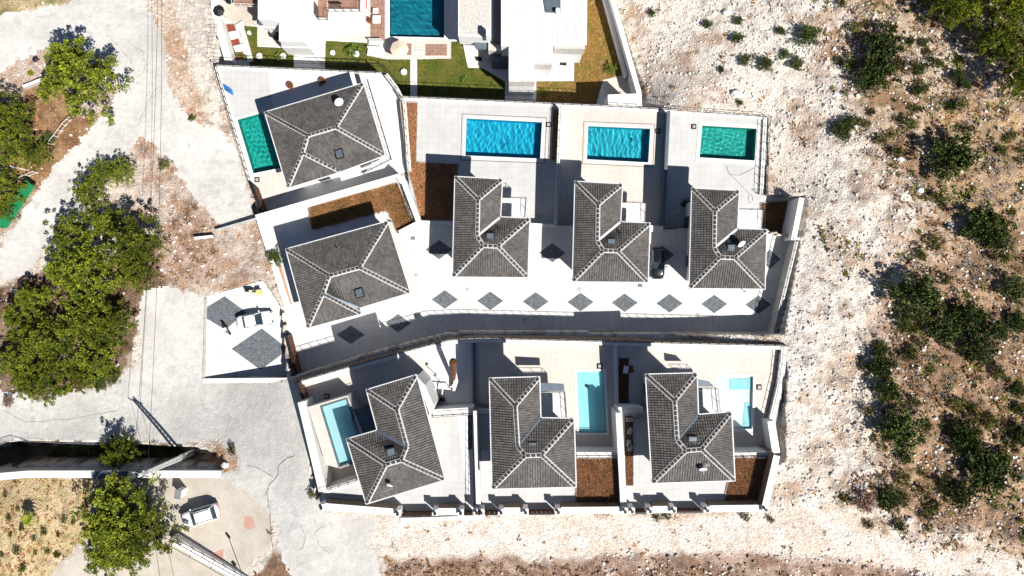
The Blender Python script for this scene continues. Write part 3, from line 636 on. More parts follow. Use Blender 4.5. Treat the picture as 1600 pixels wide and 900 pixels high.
for c in [(695,468),(766,470),(837,471),(907,472),(976,473),(1046,474),(1116,475),(1185,476)]:
    o = diamond(c, 20.5, 14.5, ZC, s_street); del o['kind']
for c, a, b in (((622,505),20,14.5),((548,523),22,14.5),((686,390),21,15),((863,395),21,15),((1034,398),20,15),((1203,405),17,15)):
    o = diamond(c, a, b, ZC, s_street); del o['kind']
for q in ([(351,463),(385,488),(352,515),(323,498),(323,480)], [(409,513),(451,546),(407,578),(362,545)]):
    o = sheet('cobble_diamond', q, ZC+.004, M_cobble, s_park, kind='x'); del o['kind']
o = sheet('kerb_strip', [(320,466),(324,466),(321,591),(317,591)], ZC+.004, M_conc, s_park, up=.10, kind='x'); del o['kind']
def part_sheet(name, q, z, m, par, up=.012):
    o = sheet(name, q, z, m, par, up=up, kind='x'); del o['kind']; return o
part_sheet('tiled_patch', [(343,106),(419,110),(429,185),(411,176),(371,187),(363,187)], ZA, M_terr, s_a)
part_sheet('tiled_patch', [(396,272),(441,263),(450,300),(404,330)], ZA, M_cream, s_a, .013)
sheet_hole('tiled_patch', [(879,170),(1035,176),(1028,356),(871,351)], [POOL_4], ZB, M_tan, s_up)
for pl in (POOL_3, POOL_4):
    cx_ = sum(p[0] for p in pl)/4; cy_ = sum(p[1] for p in pl)/4
    g2 = lambda d: [(p[0]+(d if p[0] > cx_ else -d), p[1]+(d if p[1] > cy_ else -d)) for p in pl]
    sheet_hole('drain_channel', g2(7.6), [g2(6.4)], ZB, M_drain, s_up, .018)
#part_sheet('tiled_patch', [(878,172),(1034,176),(1028,345),(872,345)], ZB, M_tan, s_up, .008)
part_sheet('speckled_patch', [(664,545),(706,533),(736,532),(737,628),(680,630)], ZD, M_gran, s_d)
part_sheet('cream_path', [(712,640),(740,640),(741,795),(735,795)], ZE, M_white, bpy.data.objects['west_front_court'])
part_sheet('stone_strip', [(751,703),(764,703),(764,767),(751,767)], ZE, M_cobble if 0 else M_speck, bpy.data.objects['middle_front_court'], .05)
part_sheet('stone_strip', [(731,640),(738,640),(738,702),(731,702)], ZE, M_cobble, bpy.data.objects['west_front_court'], .05)
for x, y, z, pr_, r_ in ((843,338,ZB,s_up,.42),(1058,337,ZB,s_up,.36),(730,452,ZC,s_street,.3),(905,452,ZC,s_street,.3),(650,430,ZC,s_street,.3),(1090,492,ZC,s_street,.3),(820,500,ZC,s_street,.3),(560,160,ZA,s_a,.25)):
    c = P(x, y, z); MB().tube(c, c+Vector((0, 0, .02)), r_, 18).build('manhole_cover', M_conc, pr_)
for x, y in ((645,372),(1000,446),(1190,448)):
    c = P(x, y, ZC); m = MB()
    for i in range(5): m.box(c+Vector((0, (i-2)*.09, .015)), (.6, .05, .03))
    m.build('drain_grate', M_metal, s_street)
# garden beds (soil lies inside low edging)
def tufts(name, px, z, n, m, h=.18, par=None, wd=.065, spread=.35, zf=None, blades=5):
    xs = [p[0] for p in px]; ys = [p[1] for p in px]; X = RNG.uniform(min(xs), max(xs), n*3); Y = RNG.uniform(min(ys), max(ys), n*3)
    k = inside(px, X, Y); X, Y = X[k][:n], Y[k][:n]; vs, fs = [], []
    for x, y in zip(X, Y):
        c = P(x, y, z) if zf is None else zf(x, y)
        for b in range(blades):
            t = RNG.uniform(0, 6.28); q = Vector((math.cos(t), math.sin(t), 0)); e = c+Vector((RNG.normal()*spread*h, RNG.normal()*spread*h, 0)); s = h*RNG.uniform(.5, 1.1)
            i = len(vs); vs += [e-q*wd*.5, e+q*wd*.5, e+Vector((-q.y, q.x, 0))*s*.7+Vector((0, 0, s))]; fs.append((i, i+1, i+2))
    o = mesh_obj(name, vs, fs, m, par); tag(o, kind='stuff'); return o
def bed(px, z, label, m, tm, n, h=.2, name='planting_bed'):
    pts = [P(*p, z) for p in px]; o = MB().prism([p+Vector((0, 0, .06)) for p in pts], z-.05).build(name, m); tag(o, label, 'garden bed', 'planting beds')
    if n: t = tufts('dry_grass', px, z+.06, n, tm, h, o)
    e = MB(); i2 = inset(pts, -.06)
    for i in range(len(pts)):
        a, b = i2[i], i2[(i+1) % len(pts)]; e.bar((a.x, a.y, z+.04), (b.x, b.y, z+.04), .1, .12)
    e.build('edging', M_conc, o); return o
bed([(484,323),(620,287),(648,356),(622,362),(607,327),(489,358)], ZC, 'L-shaped bed of tall dry brown grass above the angled grey villa', M_soil, M_dryblade, 3800, .42)
bed([(427,416),(438,413),(455,475),(443,479)], ZC, 'narrow bare orange clay strip beside the white west wall', M_orange, M_dryblade, 20)
bed([(626,160),(652,161),(650,254),(716,257),(712,300),(706,344),(657,343),(645,290),(638,268)], ZB, 'large reddish brown bed west of the largest blue pool, partly in villa shade', M_soil, M_bedblade, 1300, .22)
bed([(865,172),(873,172),(869,250),(862,250)], ZB, 'thin reddish soil strip along the wall between two upper pools', M_soil, M_dryblade, 60)
bed([(1189,318),(1245,313),(1233,372),(1190,359)], ZB, 'rust brown bed in the corner behind the east grey wall', M_soil, M_bedblade, 1300, .22)
bed([(900,717),(966,717),(967,788),(901,788)], ZE, 'rust brown weedy bed beside the middle lower villa', M_soil, M_bedblade, 1900, .26)
bed([(1146,712),(1204,712),(1192,786),(1131,786)], ZE, 'rust brown bed beside the lower east villa corner', M_soil, M_bedblade, 1700, .24)
bed([(976,650),(989,650),(989,758),(977,758)], ZE, 'bare dug earth strip with loose blocks beside the lower east villa', M_soild, M_dryblade, 60)
bed([(967,560),(982,560),(982,636),(967,636)], ZD, 'dark bare soil strip in shade beside the wall of the lower east lot', M_soild, M_dryblade, 20)
# ------------------------------------------------------------------ walls, copings, fences
# stone wall between street and lower terraces, leaning back
top = [(462,596),(580,562),(640,546),(703,530),(755,527),(1228,539)]; bot = [(462,584),(580,549),(640,534),(703,518),(755,516),(1222,521)]
mb = MB(); n = len(top); T = [P(*p, 4.75) for p in top]; B = [P(*p, -.3) for p in bot]
mb.add(T+B, [(i, i+1, n+i+1, n+i) for i in range(n-1)]); sw = mb.build('stone_retaining_wall', M_stone); tag(sw, 'long rough brown stone retaining wall below the street, topped by white coping', 'retaining wall')
def stone_face(par, A, Bq, step=.42, pr=.07):   # individual stones on the leaning face
    vs, fs = [], []
    for i in range(len(A)-1):
        a0, a1, b0, b1 = A[i], A[i+1], Bq[i], Bq[i+1]; L = (a1-a0).length; Hh = (a0-b0).length; nu = int(L/step); nv = max(1, int(Hh/(step*.7)))
        nn = (a1-a0).cross(b0-a0).normalized(); nn = nn if nn.z > 0 else -nn
        for u in range(nu):
            for v in range(nv):
                us = [(u+.08+RNG.uniform(-.1,.1))/nu, (u+.92+RNG.uniform(-.1,.1))/nu]; vv = [(v+.08)/nv, (v+.92)/nv]
                q = []
                for s, t in ((0,0),(1,0),(1,1),(0,1)):
                    U = us[s]; Vq = vv[t]+RNG.uniform(-.05,.05)/nv; q.append(b0.lerp(b1, U).lerp(a0.lerp(a1, U), Vq))
                k = len(vs); cen = sum(q, Vector())/4; d = RNG.uniform(.3, 1)*pr
                vs += q+[cen.lerp(x, .72)+nn*d for x in q]; fs += [(k+4,k+5,k+6,k+7),(k,k+1,k+5,k+4),(k+1,k+2,k+6,k+5),(k+2,k+3,k+7,k+6),(k+3,k,k+4,k+7)]
    o = mesh_obj('stones', vs, fs, M_stone, par); o['kind'] = 'stuff'
stone_face(sw, T, B)
cp = [(464,600),(580,566.5),(640,550.5),(703,534),(755,531.5),(1226,543)]
wall(cp, 4.95, 4.2, .55, 'long white coping wall edging the lower pool terraces above the stone wall', cope=None, m=M_cope, name='terrace_parapet')
railing([(a, b-3.0) for a, b in cp], 4.95, .95, 'dark railing along the long white parapet of the lower terraces', group='terrace railings')
# other walls: (top px, z1, z0, thickness, label)
wall([(338,104),(601,116)], ZA+.12, -9, .35, 'low white edge wall on the north side of the west villa terrace')
railing([(338,103),(601,115),(618,137),(630,160)], ZA+.12, 1.0, 'dark railing along the north edge of the west villa terrace')
wall([(338,104),(394,290)], ZA+.15, -6, .3, 'low edge wall on the west side of the upper west villa')
railing([(338,104),(364,190),(394,290)], ZA+.15, 1.1, 'dark railing along the west edge of the upper west villa terrace')
wall([(603,116),(620,138),(632,161),(640,268)], ZA+1.2, -6, .35, 'white wall between the upper west villa and the reddish bed')
railing([(603,116),(620,138),(632,161),(640,268)], ZA+1.2, .6, 'dark railing on the white wall beside the reddish bed', rails=(1,))
wall([(400,341),(622,277),(629,283)], ZC+1.0, -6, .75, 'broad white coped wall between the two angled west villas')
wall([(629,280),(655,348),(624,364)], ZC+.9, -6, .55, 'white coped wall around the corner of the dry grass bed')
railing([(623,282),(645,345)], ZC+.9, .7, 'dark railing inside the corner of the dry grass bed')
wall([(406,345),(449,478)], ZC+.35, -6, .7, 'white band wall west of the angled grey villa')
wall([(402,341),(336,360)], ZC-.2, -6, .3, 'dark low wall running west onto the rocky slope', m=M_conc, cope=None)
wall([(626,153),(940,167),(1046,173),(1198,184)], ZB+.2, -12, .35, 'white edge wall along the north side of the upper pool terraces')
railing([(626,152),(940,166),(1046,172),(1198,183)], ZB+.2, 1.0, 'dark railing along the north edge of the three upper pools', step=1.25)
wall([(1198,185),(1192,305)], ZB+.15, -5, .9, 'white edge wall east of the small teal green pool')
railing([(1200,185),(1194,305)], ZB+.15, 1.0, 'dark railing on the outer edge east of the small teal pool')
railing([(1192,185),(1186,303)], ZB+.15, .9, 'dark railing on the inner edge east of the small teal pool')
railing([(1188,305),(1250,309)], ZB+.6, 1.0, 'dark railing above the rust brown corner bed')
wall([(876,167),(868,352)], ZB+1.5, -4, .28, 'white wall between the largest pool and the aqua pool', m=M_white)
railing([(876,167),(868,352)], ZB+1.5, .5, 'dark railing on the wall between the two blue pools', rails=(1,), step=1.0)
wall([(1045,173),(1036,357)], ZB+1.6, -4, .3, 'tall grey wall between the aqua pool and the teal green pool', m=M_slate, cope=M_slate)
wall([(1253,309),(1240,375)], 2.4, -4, .55, 'smooth pale wall at the east corner behind the rust brown bed')
wall([(657,347),(707,349)], ZC+.05, -3, .3, 'kerb wall between street and the shaded reddish bed'); wall([(828,351),(868,353)], ZC+.05, -3, .3, 'short kerb wall west of the shaded dividing wall'); wall([(1015,357),(1036,358)], ZC+.25, -3, .7, 'bright white kerb corner above the black car')
wall([(1245,377),(1210,521)], 2.3, -2, .28, 'retaining wall along the east end of the street', m=M_conc)
railing([(1245,377),(1210,521)], 2.3, .9, 'dark railing along the east end of the street')
wall([(317,595),(458,594)], [.25, 2.7], -1, .5, 'wedge-shaped stone wall rising along the south side of the parking court', m=M_stone)
def gate(a, b, z1, z0, t, label, m=M_wood, group='brown slatted gates'):
    A = P(*a, z1); Bq = P(*b, z1); d = (Bq-A); L = d.length; d.normalize(); ang = math.atan2(d.y, d.x)
    r = root('metal_gate', (A.x, A.y, z0), label, 'gate', group); n = max(2, int(L/.45)); H = z1-z0
    for i in range(n):
        c = A+d*L*(i+.5)/n; o = MB().box((c.x, c.y, (z1+z0)/2), (L/n-.04, t, H-.1), ang).build('slat', m, r)
    MB().bar((A.x, A.y, z1-.02), (Bq.x, Bq.y, z1-.02), t+.06, .08).build('top_rail', M_metal, r)
    MB().bar((A.x, A.y, z0+.1), (Bq.x, Bq.y, z0+.1), t+.04, .08).build('bottom_rail', M_metal, r)
gate((447,524), (463,584), 1.9, 0, .28, 'long brown gate between the parking court and the street')
gate((394,291), (410,336), ZA+2.0, ZA, .28, 'brown gate at the west edge below the teal pool')
gate((464,598), (474,624), ZD+1.9, ZD, .28, 'brown gate at the west corner of the lower terraces')
wall([(471,628),(504,768)], [ZD+3.3, ZD+3.5], 0, .8, 'broad white wall along the road west of the narrow turquoise pool')
wall([(504,769),(558,752)], ZE+.1, ZD, .5, 'white coped wall below the narrow turquoise pool'); railing([(504,767),(558,750)], ZE+.1, .9, 'railing below the narrow turquoise pool')
wall([(676,646),(740,642)], ZE+.15, ZD, .75, 'white coped wall with small openings east of the lower angled villa'); railing([(676,650),(740,646)], ZE+.15, .9, 'railing east of the lower angled villa')
wall([(741,533),(741,642)], ZD+.35, ZD-1, .22, 'thin grey divider wall beside the speckled yard', m=M_slate, cope=M_slate)
wall([(745,642),(768,643)], ZE+.12, ZD, .5, 'short pale coped wall beside the middle lower villa', m=M_slate)
wall([(743,642),(748,800)], ZE+1.3, ZD, .42, 'cream divider wall between the west and middle front courts', m=M_stone)
railing([(740,660),(741,800)], ZE+.2, 1.5, 'dark climbing fence beside the cream divider wall', step=1.0, rails=(1, .6, .3))
wall([(901,711),(970,711)], ZE+.12, ZD, .55, 'white coped wall below the calm turquoise pool'); railing([(901,712),(970,712)], ZE+.12, .95, 'railing below the calm turquoise pool')
wall([(961,537),(964,642)], ZD+.6, ZD-1, .3, 'white divider wall east of the calm turquoise pool', m=M_white)
wall([(966,641),(1005,641)], ZE+.1, ZD, .6, 'pale coped wall beside the upper corner of the lower east villa')
wall([(967,645),(975,800)], ZE+1.2, ZD, .62, 'cream divider wall between the middle and east front courts', m=M_white)
wall([(1147,712),(1206,711)], ZE+.12, ZD, .55, 'white coped wall below the near white pool'); railing([(1147,713),(1206,712)], ZE+.12, .95, 'railing below the near white pool')
wall([(1227,541),(1220,600),(1206,662)], ZD+.7, 0, .75, 'white coped wall along the east edge of the near white pool terrace')
wall([(1205,658),(1213,708)], [ZD+2.2, ZD+2.4], 0, .8, 'tall pale wall at the east corner below the near white pool')
railing([(1216,548),(1212,590),(1196,655)], ZD+.02, 1.0, 'dark railing on the east side of the near white pool'); railing([(1229,541),(1222,600),(1208,662)], ZD+.7, .5, 'thin dark railing on the outer east wall', rails=(1,))
# front wall: stone inside, white coping, piers and dark gates
ZF = ZE+1.55
def fy_(x): return np.interp(x, [500, 620, 740, 970, 1200], [793, 802.5, 801, 799, 796])
segs = [(507,617,'w'),(627,676,'g'),(684,716,'w'),(723,738,'g'),(757,780,'g'),(787,816,'w'),(826,867,'g'),(877,971,'w'),(992,1011,'g'),(1020,1047,'w'),(1057,1099,'g'),(1109,1190,'w')]
wl = ['from the west corner', 'between the wide west gate and the small gate', 'just east of the two middle piers', 'in front of the rust brown bed, longest of the middle run', 'between the two gates of the east court', 'at the east end in front of the last bed']
gl = ['wide brown sliding gate of the west front court', 'small brown gate west of the double piers', 'small brown gate east of the double piers', 'wide brown sliding gate of the middle front court', 'small brown gate of the east front court', 'wide brown sliding gate of the east front court']
iw = ig = 0
for a, b, t in segs:
    if t == 'w':
        o = wall([(a, fy_(a)-2), (b, fy_(b)-2)], ZF, ZE-1.2, .5, 'front stone wall with white coping, section '+wl[iw], m=M_stone, cw=.3, group='front wall sections'); iw += 1
        A = P(a, fy_(a)-2, ZF)+Vector((0, .255, -.12)); Bq = P(b, fy_(b)-2, ZF)+Vector((0, .255, -.12)); dn = Vector((0, .30, -1.4))
        mb = MB().poly([A, Bq, Bq+dn, A+dn]); mb.build('batter', M_stone, o); 
    else:
        gate((a, fy_(a)+3), (b, fy_(b)+3), ZF-.15, ZE, .14, gl[ig]); ig += 1
for i, x in enumerate((622, 680, 720, 745, 752, 783, 821, 872, 976, 987, 1015, 1052, 1104, 1195, 503)):
    c = P(x, fy_(x)-1, ZF+.3); lab = ['west of the wide west gate','east of the wide west gate','west of the small west gate','left one of the touching pair','right one of the touching pair','between small gate and short wall','west of the wide middle gate','east of the wide middle gate','at the foot of the cream divider, west one','at the foot of the cream divider, east one','east of the small east gate','west of the wide east gate','east of the wide east gate','at the far east corner','at the far west corner'][i]
    o = MB().box((c.x, c.y, (ZF+.3+ZE-1)/2), (.6, .6, ZF+.3-ZE+1)).build('gate_pier', M_white); tag(o, 'white gate pier with a black lantern '+lab, 'pier', 'gate piers of the front wall')
    MB().box((c.x, c.y, ZF+.35), (.72, .72, .1)).build('pier_cap', M_cope, o)
    lm = MB().tube((c.x, c.y, ZF+.4), (c.x, c.y, ZF+.72), .12, 6, .15); lm.box((c.x, c.y, ZF+.76), (.34, .34, .05)); lm.build('lantern', M_blk, o)
o = wall([(1195,794),(1214,712)], ZE+1.9, 4, .6, 'stone wall with white coping closing the east front court', m=M_stone, cw=.15)
for i, (x, y, an) in enumerate(((983, 655, .1), (993, 647, 0), (1000, 655, 0), (984, 673, 1.2), (982, 692, 1.5), (984, 699, 1.4))):
    c = P(x, y, ZE); o = MB().box(c+Vector((0, 0, .28)), (.8, .42, .4), an).build('concrete_block', M_conc); tag(o, ['upper left block of the three piled at the top of the dug strip','topmost block of the three piled in the dug strip','right block of the three piled in the dug strip','long block standing alone below the piled three','lowest left block in the dug strip','lowest right block in the dug strip'][i], 'block', 'loose concrete blocks')
# threshold slab in front of the west gates
sheet('gate_threshold', [(625,809),(680,808),(750,804),(752,812),(680,814),(626,816)], ZE-.1, M_street, None, .02)
# ------------------------------------------------------------------ top garden and white houses
def gpart(name, q, m, up=.02, z=ZG, holes=None): return part_sheet(name, q, z, m, s_gard, up)
LAWN1 = [(377,40),(402,42),(402,73),(459,76),(459,110),(392,110)]; LAWN2 = [(509,64),(573,67),(573,87),(605,93),(641,93),(641,155),(600,140),(560,112),(508,110)]
LAWN3 = [(652,93),(703,92),(705,65),(723,65),(731,106),(755,107),(789,128),(789,160),(652,156)]; LAWN4 = [(838,127),(897,127),(897,78),(917,70),(918,-20),(941,-20),(978,116),(942,125),(931,163),(838,160)]
for q in (LAWN1, LAWN2, LAWN3): gpart('lawn', q, M_grass, .05)
gpart('dry_lawn', LAWN4, M_dry, .05)
def lawn_blades(q, n, m):
    xs = [p[0] for p in q]; ys = [p[1] for p in q]; X = RNG.uniform(min(xs), max(xs), n); Y = RNG.uniform(min(ys), max(ys), n); k = inside(q, X, Y); return list(zip(X[k], Y[k]))
vs, fs = [], []
for q, n in ((LAWN1, 5000), (LAWN2, 9000), (LAWN3, 7000)):
    for x, y in lawn_blades(q, n, None):
        c = P(x, y, ZG+.05); t = random.uniform(0, 6.28); u = Vector((math.cos(t), math.sin(t), 0))*.07; i = len(vs); h = random.uniform(.05, .13)
        vs += [c-u, c+u, c+Vector((u.y, -u.x, h))]; fs.append((i, i+1, i+2))
tag(mesh_obj('lawn_grass', vs, fs, M_blade), kind='stuff')
vs, fs = [], []
for x, y in lawn_blades(LAWN4, 9000, None):
    c = P(x, y, ZG+.05); t = random.uniform(0, 6.28); u = Vector((math.cos(t), math.sin(t), 0))*.08; i = len(vs); h = random.uniform(.05, .16)
    vs += [c-u, c+u, c+Vector((u.y, -u.x, h))]; fs.append((i, i+1, i+2))
tag(mesh_obj('dry_lawn_grass', vs, fs, M_dryblade), kind='stuff')
gpart('grey_tiled_terrace', [(345,-20),(403,-20),(403,40),(378,40),(350,32),(340,20)], M_paver, .03)
gpart('tiled_terrace', [(402,41),(440,41),(440,73),(402,72)], M_tan, .03)
gpart('tiled_path', [(501,53),(573,53),(573,64),(509,64),(508,104),(499,104)], M_tan, .03)
gpart('speckled_court', [(789,112),(838,112),(838,127),(897,127),(897,78),(862,78),(862,94),(838,94),(838,158),(789,158)][:4]+[(897,78),(862,76),(832,96),(832,112)], M_speck, .03)
gpart('speckled_court', [(731,84),(758,84),(793,88),(793,107),(731,105)], M_speck, .03)
gpart('corner_slab', [(942,125),(975,118),(985,148),(945,150)], M_tan, .05)
for q, n in (((579,-20,601,63), 9),):
    for i in range(n*4):
        r_, c_ = divmod(i, 4); x0 = 579+c_*5.6; y0 = -20+r_*9.3
        o = MB().prism([P(a, b, ZG+.10) for a, b in ((x0,y0),(x0+5.3,y0),(x0+5.3,y0+9.0),(x0,y0+9.0))], ZG).build('deck_board', M_deck, s_gard)
gpart('pool_surround', [(573,-20),(579,-20),(579,63),(602,63),(602,-20),(609,-20),(609,63),(606,92),(573,88)], M_cream, .04)
gpart('pool_surround', [(606,59),(648,59),(648,84),(660,84),(660,60),(705,62),(705,92),(606,92)], M_cream, .06)
for i in range(5): gpart('pool_step', [(648,61+i*4.4),(660,61+i*4.4),(660,64.6+i*4.4),(648,64.6+i*4.4)], M_tan, .04+.02*i)
for q in ([(632,68),(640,68),(640,86),(632,86)], [(665,69),(699,70),(698,87),(665,86)]):
    x0, y0 = q[0]; x1, y1 = q[2]
    for r_ in range(4):
        for c_ in range(max(2, int((x1-x0)/5.5))):
            xx = x0+c_*5.6; yy = y0+r_*(y1-y0)/4
            MB().prism([P(a, b, ZG+.11) for a, b in ((xx,yy),(xx+5.2,yy),(xx+5.2,yy+(y1-y0)/4-.5),(xx,yy+(y1-y0)/4-.5))], ZG).build('deck_board', M_deck, s_gard)
for i in range(9):                                   # stepping slabs between the lawns
    y0 = 92+i*5.8; gpart('stepping_slab', [(641.5,y0),(651.5,y0),(651.5,y0+5.0),(641.5,y0+5.0)], M_cope, .06)
bed([(345,38),(366,38),(383,93),(362,93)], ZG, 'red gravel bed with white slabs beside the top left lawn', mat('red_gravel', (.20,.035,.02), (.30,.08,.05), 5, 1, .8), M_dryblade, 30)
for i, q in enumerate(([(357,50),(372,47),(375,57),(360,61)], [(364,72),(380,68),(383,77),(368,81)])):
    o = MB().prism([P(a, b, ZG+.45) for a, b in q], ZG).build('garden_bench', M_white); tag(o, ('upper' if i == 0 else 'lower')+' white block bench in the red gravel bed', 'bench')
    MB().prism([P(a, b, ZG+.52) for a, b in [(q[0][0]+1,q[0][1]+1),(q[1][0]-1,q[1][1]+1),(q[2][0]-1,q[2][1]-1),(q[3][0]+1,q[3][1]-1)]], ZG+.45).build('seat', M_cope, o)
wall([(330,-40),(338,30),(358,98)], ZG+2.2, -9, .9, 'white wall at the top left edge of the lawn garden'); wall([(370,42),(376,38),(392,96)], ZG+.5, -9, .55, 'low white wall between the red gravel bed and the lawn')
wall([(938,-30),(979,118)], ZG+1.6, -9, .3, 'thin white garden wall inside the east edge of the top lawn'); wall([(949,-30),(999,146)], ZG+3.2, -9, .55, 'white garden wall along the rocky plot at the top')
wall([(950,158),(1003,156)], ZB+.1, -9, 1.6, 'broad white ledge at the corner of the top garden')
railing([(395,96),(600,104),(625,133)], ZG+1.6, 1.0, 'dark fence along the south edge of the first lawn', step=1.4)
railing([(652,150),(930,164)], ZG+1.4, 1.0, 'dark fence along the south edge of the lawns', step=1.4)
def block(par, q, z1, z0, m, nm): return MB().prism([P(a, b, z1) for a, b in q], z0).build(nm, m, par)
def ribs(par, q, z, n, m=M_metalroof):
    mb = MB(); a, b, c, d = [P(x, y, z+.04) for x, y in q]
    for i in range(1, n): mb.bar(a.lerp(b, i/n), d.lerp(c, i/n), .05, .07)
    o = mb.build('roof_ribs', m, par); return o
h1 = root('white_house', P(450, 30, ZG), 'white modern house with flat roofs and wood deck balconies, top left', 'house')
block(h1, [(403,-40),(486,-40),(486,28),(436,28),(436,30),(403,30)], ZG+6.4, ZG, M_white, 'upper_roof')
ribs(h1, [(404,-40),(485,-40),(485,27),(404,27)], ZG+6.4, 9)
block(h1, [(436,28.5),(478,28.5),(476,66),(436,64)], ZG+5.4, ZG, M_white, 'flat_roof')
block(h1, [(440,30),(485,30),(484,76),(440,74)], ZG+3.0, ZG, M_speck, 'balcony')
railing([(442,64),(441,74),(484,76),(485,32)], ZG+3.0, .35, '', parent=h1, name='parapet_rail', m=M_white, rails=(1,))
block(h1, [(411,31),(431,31),(431,44),(411,44)], ZG+3.6, ZG+3.0, M_speck, 'small_balcony'); block(h1, [(404,30),(410,30),(410,39),(404,39)], ZG+3.8, ZG+3.6, M_blue if 0 else M_slate, 'blue_canopy')
block(h1, [(366,-20),(403,-20),(403,10),(366,8)], ZG+3.2, ZG+2.8, M_deck, 'side_balcony'); railing([(366,-15),(366,9),(403,11)], ZG+3.2, .9, '', parent=h1, name='balcony_railing', m=M_white)
block(h1, [(486,-30),(512,-30),(514,34),(486,30)], ZG+3.2, ZG+.2, M_white, 'deck_base')
block(h1, [(512,-30),(566,-30),(565,19),(512,18)], ZG+3.2, ZG+.2, M_white, 'deck_base')
for j in range(14):
    y0 = -10+j*2.7; block(h1, [(493,y0),(511,y0),(511,y0+2.5),(493,y0+2.5)], ZG+3.25, ZG+3.1, M_deck, 'deck_board') if y0 < 27 else None
for j in range(9):
    y0 = -10+j*2.7; block(h1, [(512,y0),(562,y0),(562,y0+2.5),(512,y0+2.5)], ZG+3.25, ZG+3.1, M_deck, 'deck_board')
railing([(486,30),(512,32),(513,18),(563,18),(563,-15)], ZG+3.25, 1.0, '', parent=h1, name='deck_railing')
block(h1, [(486,4),(491,2),(492,22),(487,20)], ZG+5.2, ZG+3.2, M_glass, 'sliding_door')
o = root('garden_bench', P(525, 8, ZG+3.25), 'dark metal bench on the upstairs deck of the white house', 'bench')
m = MB()
for i in range(6): m.box(P(517+i*3, 8, ZG+3.75), (.06, .7, .04))
m.box(P(524, 4.5, ZG+3.9), (1.6, .05, .5)); m.build('seat', M_metal, o); m = MB()
for a in (516, 532):
    for b in (5, 11): m.box(P(a, b, ZG+3.5), (.05, .05, .5))
m.build('legs', M_metal, o)
def table_set(px, py, z, label, m_, s=1.0):
    c = P(px, py, z); r = root('garden_table', c, label, 'table'); MB().box(c+Vector((0, 0, .72)), (s, s, .05)).build('table_top', m_, r)
    for a in (-1, 1):
        for b in (-1, 1): MB().box(c+Vector((a*s*.42, b*s*.42, .36)), (.05, .05, .7)).build('leg', M_steel, r)
table_set(588.5, 20, ZG+.1, 'small white square table on the brown pool deck', M_white, .75); table_set(590, 33.5, ZG+.1, 'larger white square table on the brown pool deck', M_white, 1.1)
def umbrella(px, py, z, r_, label, m_, n=8, h=2.5):
    c = P(px, py, z+h); r = root('parasol', (c.x, c.y, z), label, 'parasol'); vs = [c+Vector((0, 0, .45))]+[c+Vector((math.cos(6.2832*i/n)*r_, math.sin(6.2832*i/n)*r_, 0)) for i in range(n)]
    MB().add(vs, [(0, 1+i, 1+(i+1) % n) for i in range(n)]+[tuple(range(n, 0, -1))]).build('canopy', m_, r); MB().tube((c.x, c.y, z), c, .04).build('pole', M_steel, r)
umbrella(624, 77, ZG, 1.28, 'beige octagonal parasol beside the steps of the garden pool', M_beige)
umbrella(342, 17, ZG, .8, 'small dark parasol on the grey terrace in the top left', M_blk); umbrella(433, 57, ZG, .7, 'dark parasol in shade beside the white house', M_blk); umbrella(359, -1, ZG, .7, 'dark parasol at the top edge of the photo', M_blk)
def lounger(q, z, label, m_, name='daybed', cat='daybed'):
    r = root(name, P(*q[0], z), label, cat); pts = [P(a, b, z+.45) for a, b in q]; MB().prism(pts, z+.15).build('base', M_white, r)
    MB().prism([Vector((*p, z+.55)) for p in inset(pts, .08)], z+.45).build('cushion', m_, r)
    a, b = pts[0], pts[1]; MB().bar((a.x, a.y, z+.8), (b.x, b.y, z+.8), .12, .6).build('backrest', m_, r)
lounger([(575,75),(597,76),(597,87),(573,86)], ZG, 'white daybed beside the beige parasol', M_white); lounger([(576,63),(598,63),(598,74),(575,74)], ZG, 'light grey daybed above the white one beside the parasol', M_terr)
lounger([(570,-12),(575,-12),(574,15),(569,15)], ZG, 'long red lounger mat at the top beside the pool deck', M_red, 'lounger', 'lounger')
c = P(578.5, 34, ZG); o = MB().tube(c, c+Vector((0, 0, .7)), .32, 10, .42).build('planter', M_terra); tag(o, 'terracotta planter next to the larger white table', 'planter'); MB().tube(c+Vector((0, 0, .66)), c+Vector((0, 0, .72)), .36, 10).build('soil', M_soild, o)
for i, (x, y, l) in enumerate(((391,53,'in the narrow lawn left of the white house'),(407,89,'near the first lawn shrub by the fence'),(444,89,'near the second lawn shrub by the fence'),(521,84,'left one of two in the square lawn'),(558,86,'beside the lime shrub in the square lawn'),(632,114,'alone near the stepping slabs'))):
    c = P(x, y, ZG); rr = [.28, .42, .42, .36, .42, .45][i]
    o = MB().tube(c+Vector((0, 0, 0)), c+Vector((0, 0, .5)), rr*.75, 12, rr).build('planter', M_white); tag(o, 'round white planter '+l, 'planter', 'white round planters'); MB().tube(c+Vector((0, 0, .48)), c+Vector((0, 0, .53)), rr*.8, 12).build('rim_fill', M_cope, o)
h2 = root('white_house', P(820, 30, ZG), 'white house with ribbed metal roof and stone chip roof, top centre', 'house')
block(h2, [(716,-40),(767,-40),(767,59),(716,56)], ZG+6.0, ZG+3.0, M_white, 'stone_roof_edge'); block(h2, [(718,-40),(766,-40),(766,56),(718,53)], ZG+6.03, ZG+5.0, M_slabroof, 'stone_chip_roof')
block(h2, [(722,-40),(764,-40),(764,64),(722,62)], ZG+2.9, ZG, M_white, 'lower_wall')
block(h2, [(767,-40),(783,-40),(783,66),(767,64)], ZG+5.2, ZG, mat('dark_slate_roof', (.05,.055,.065), (.09,.10,.115), 3, .8, island=.2), 'slate_roof'); block(h2, [(763,62),(782,64),(783,80),(763,79)], ZG+4.4, ZG, M_slabroof, 'small_roof')
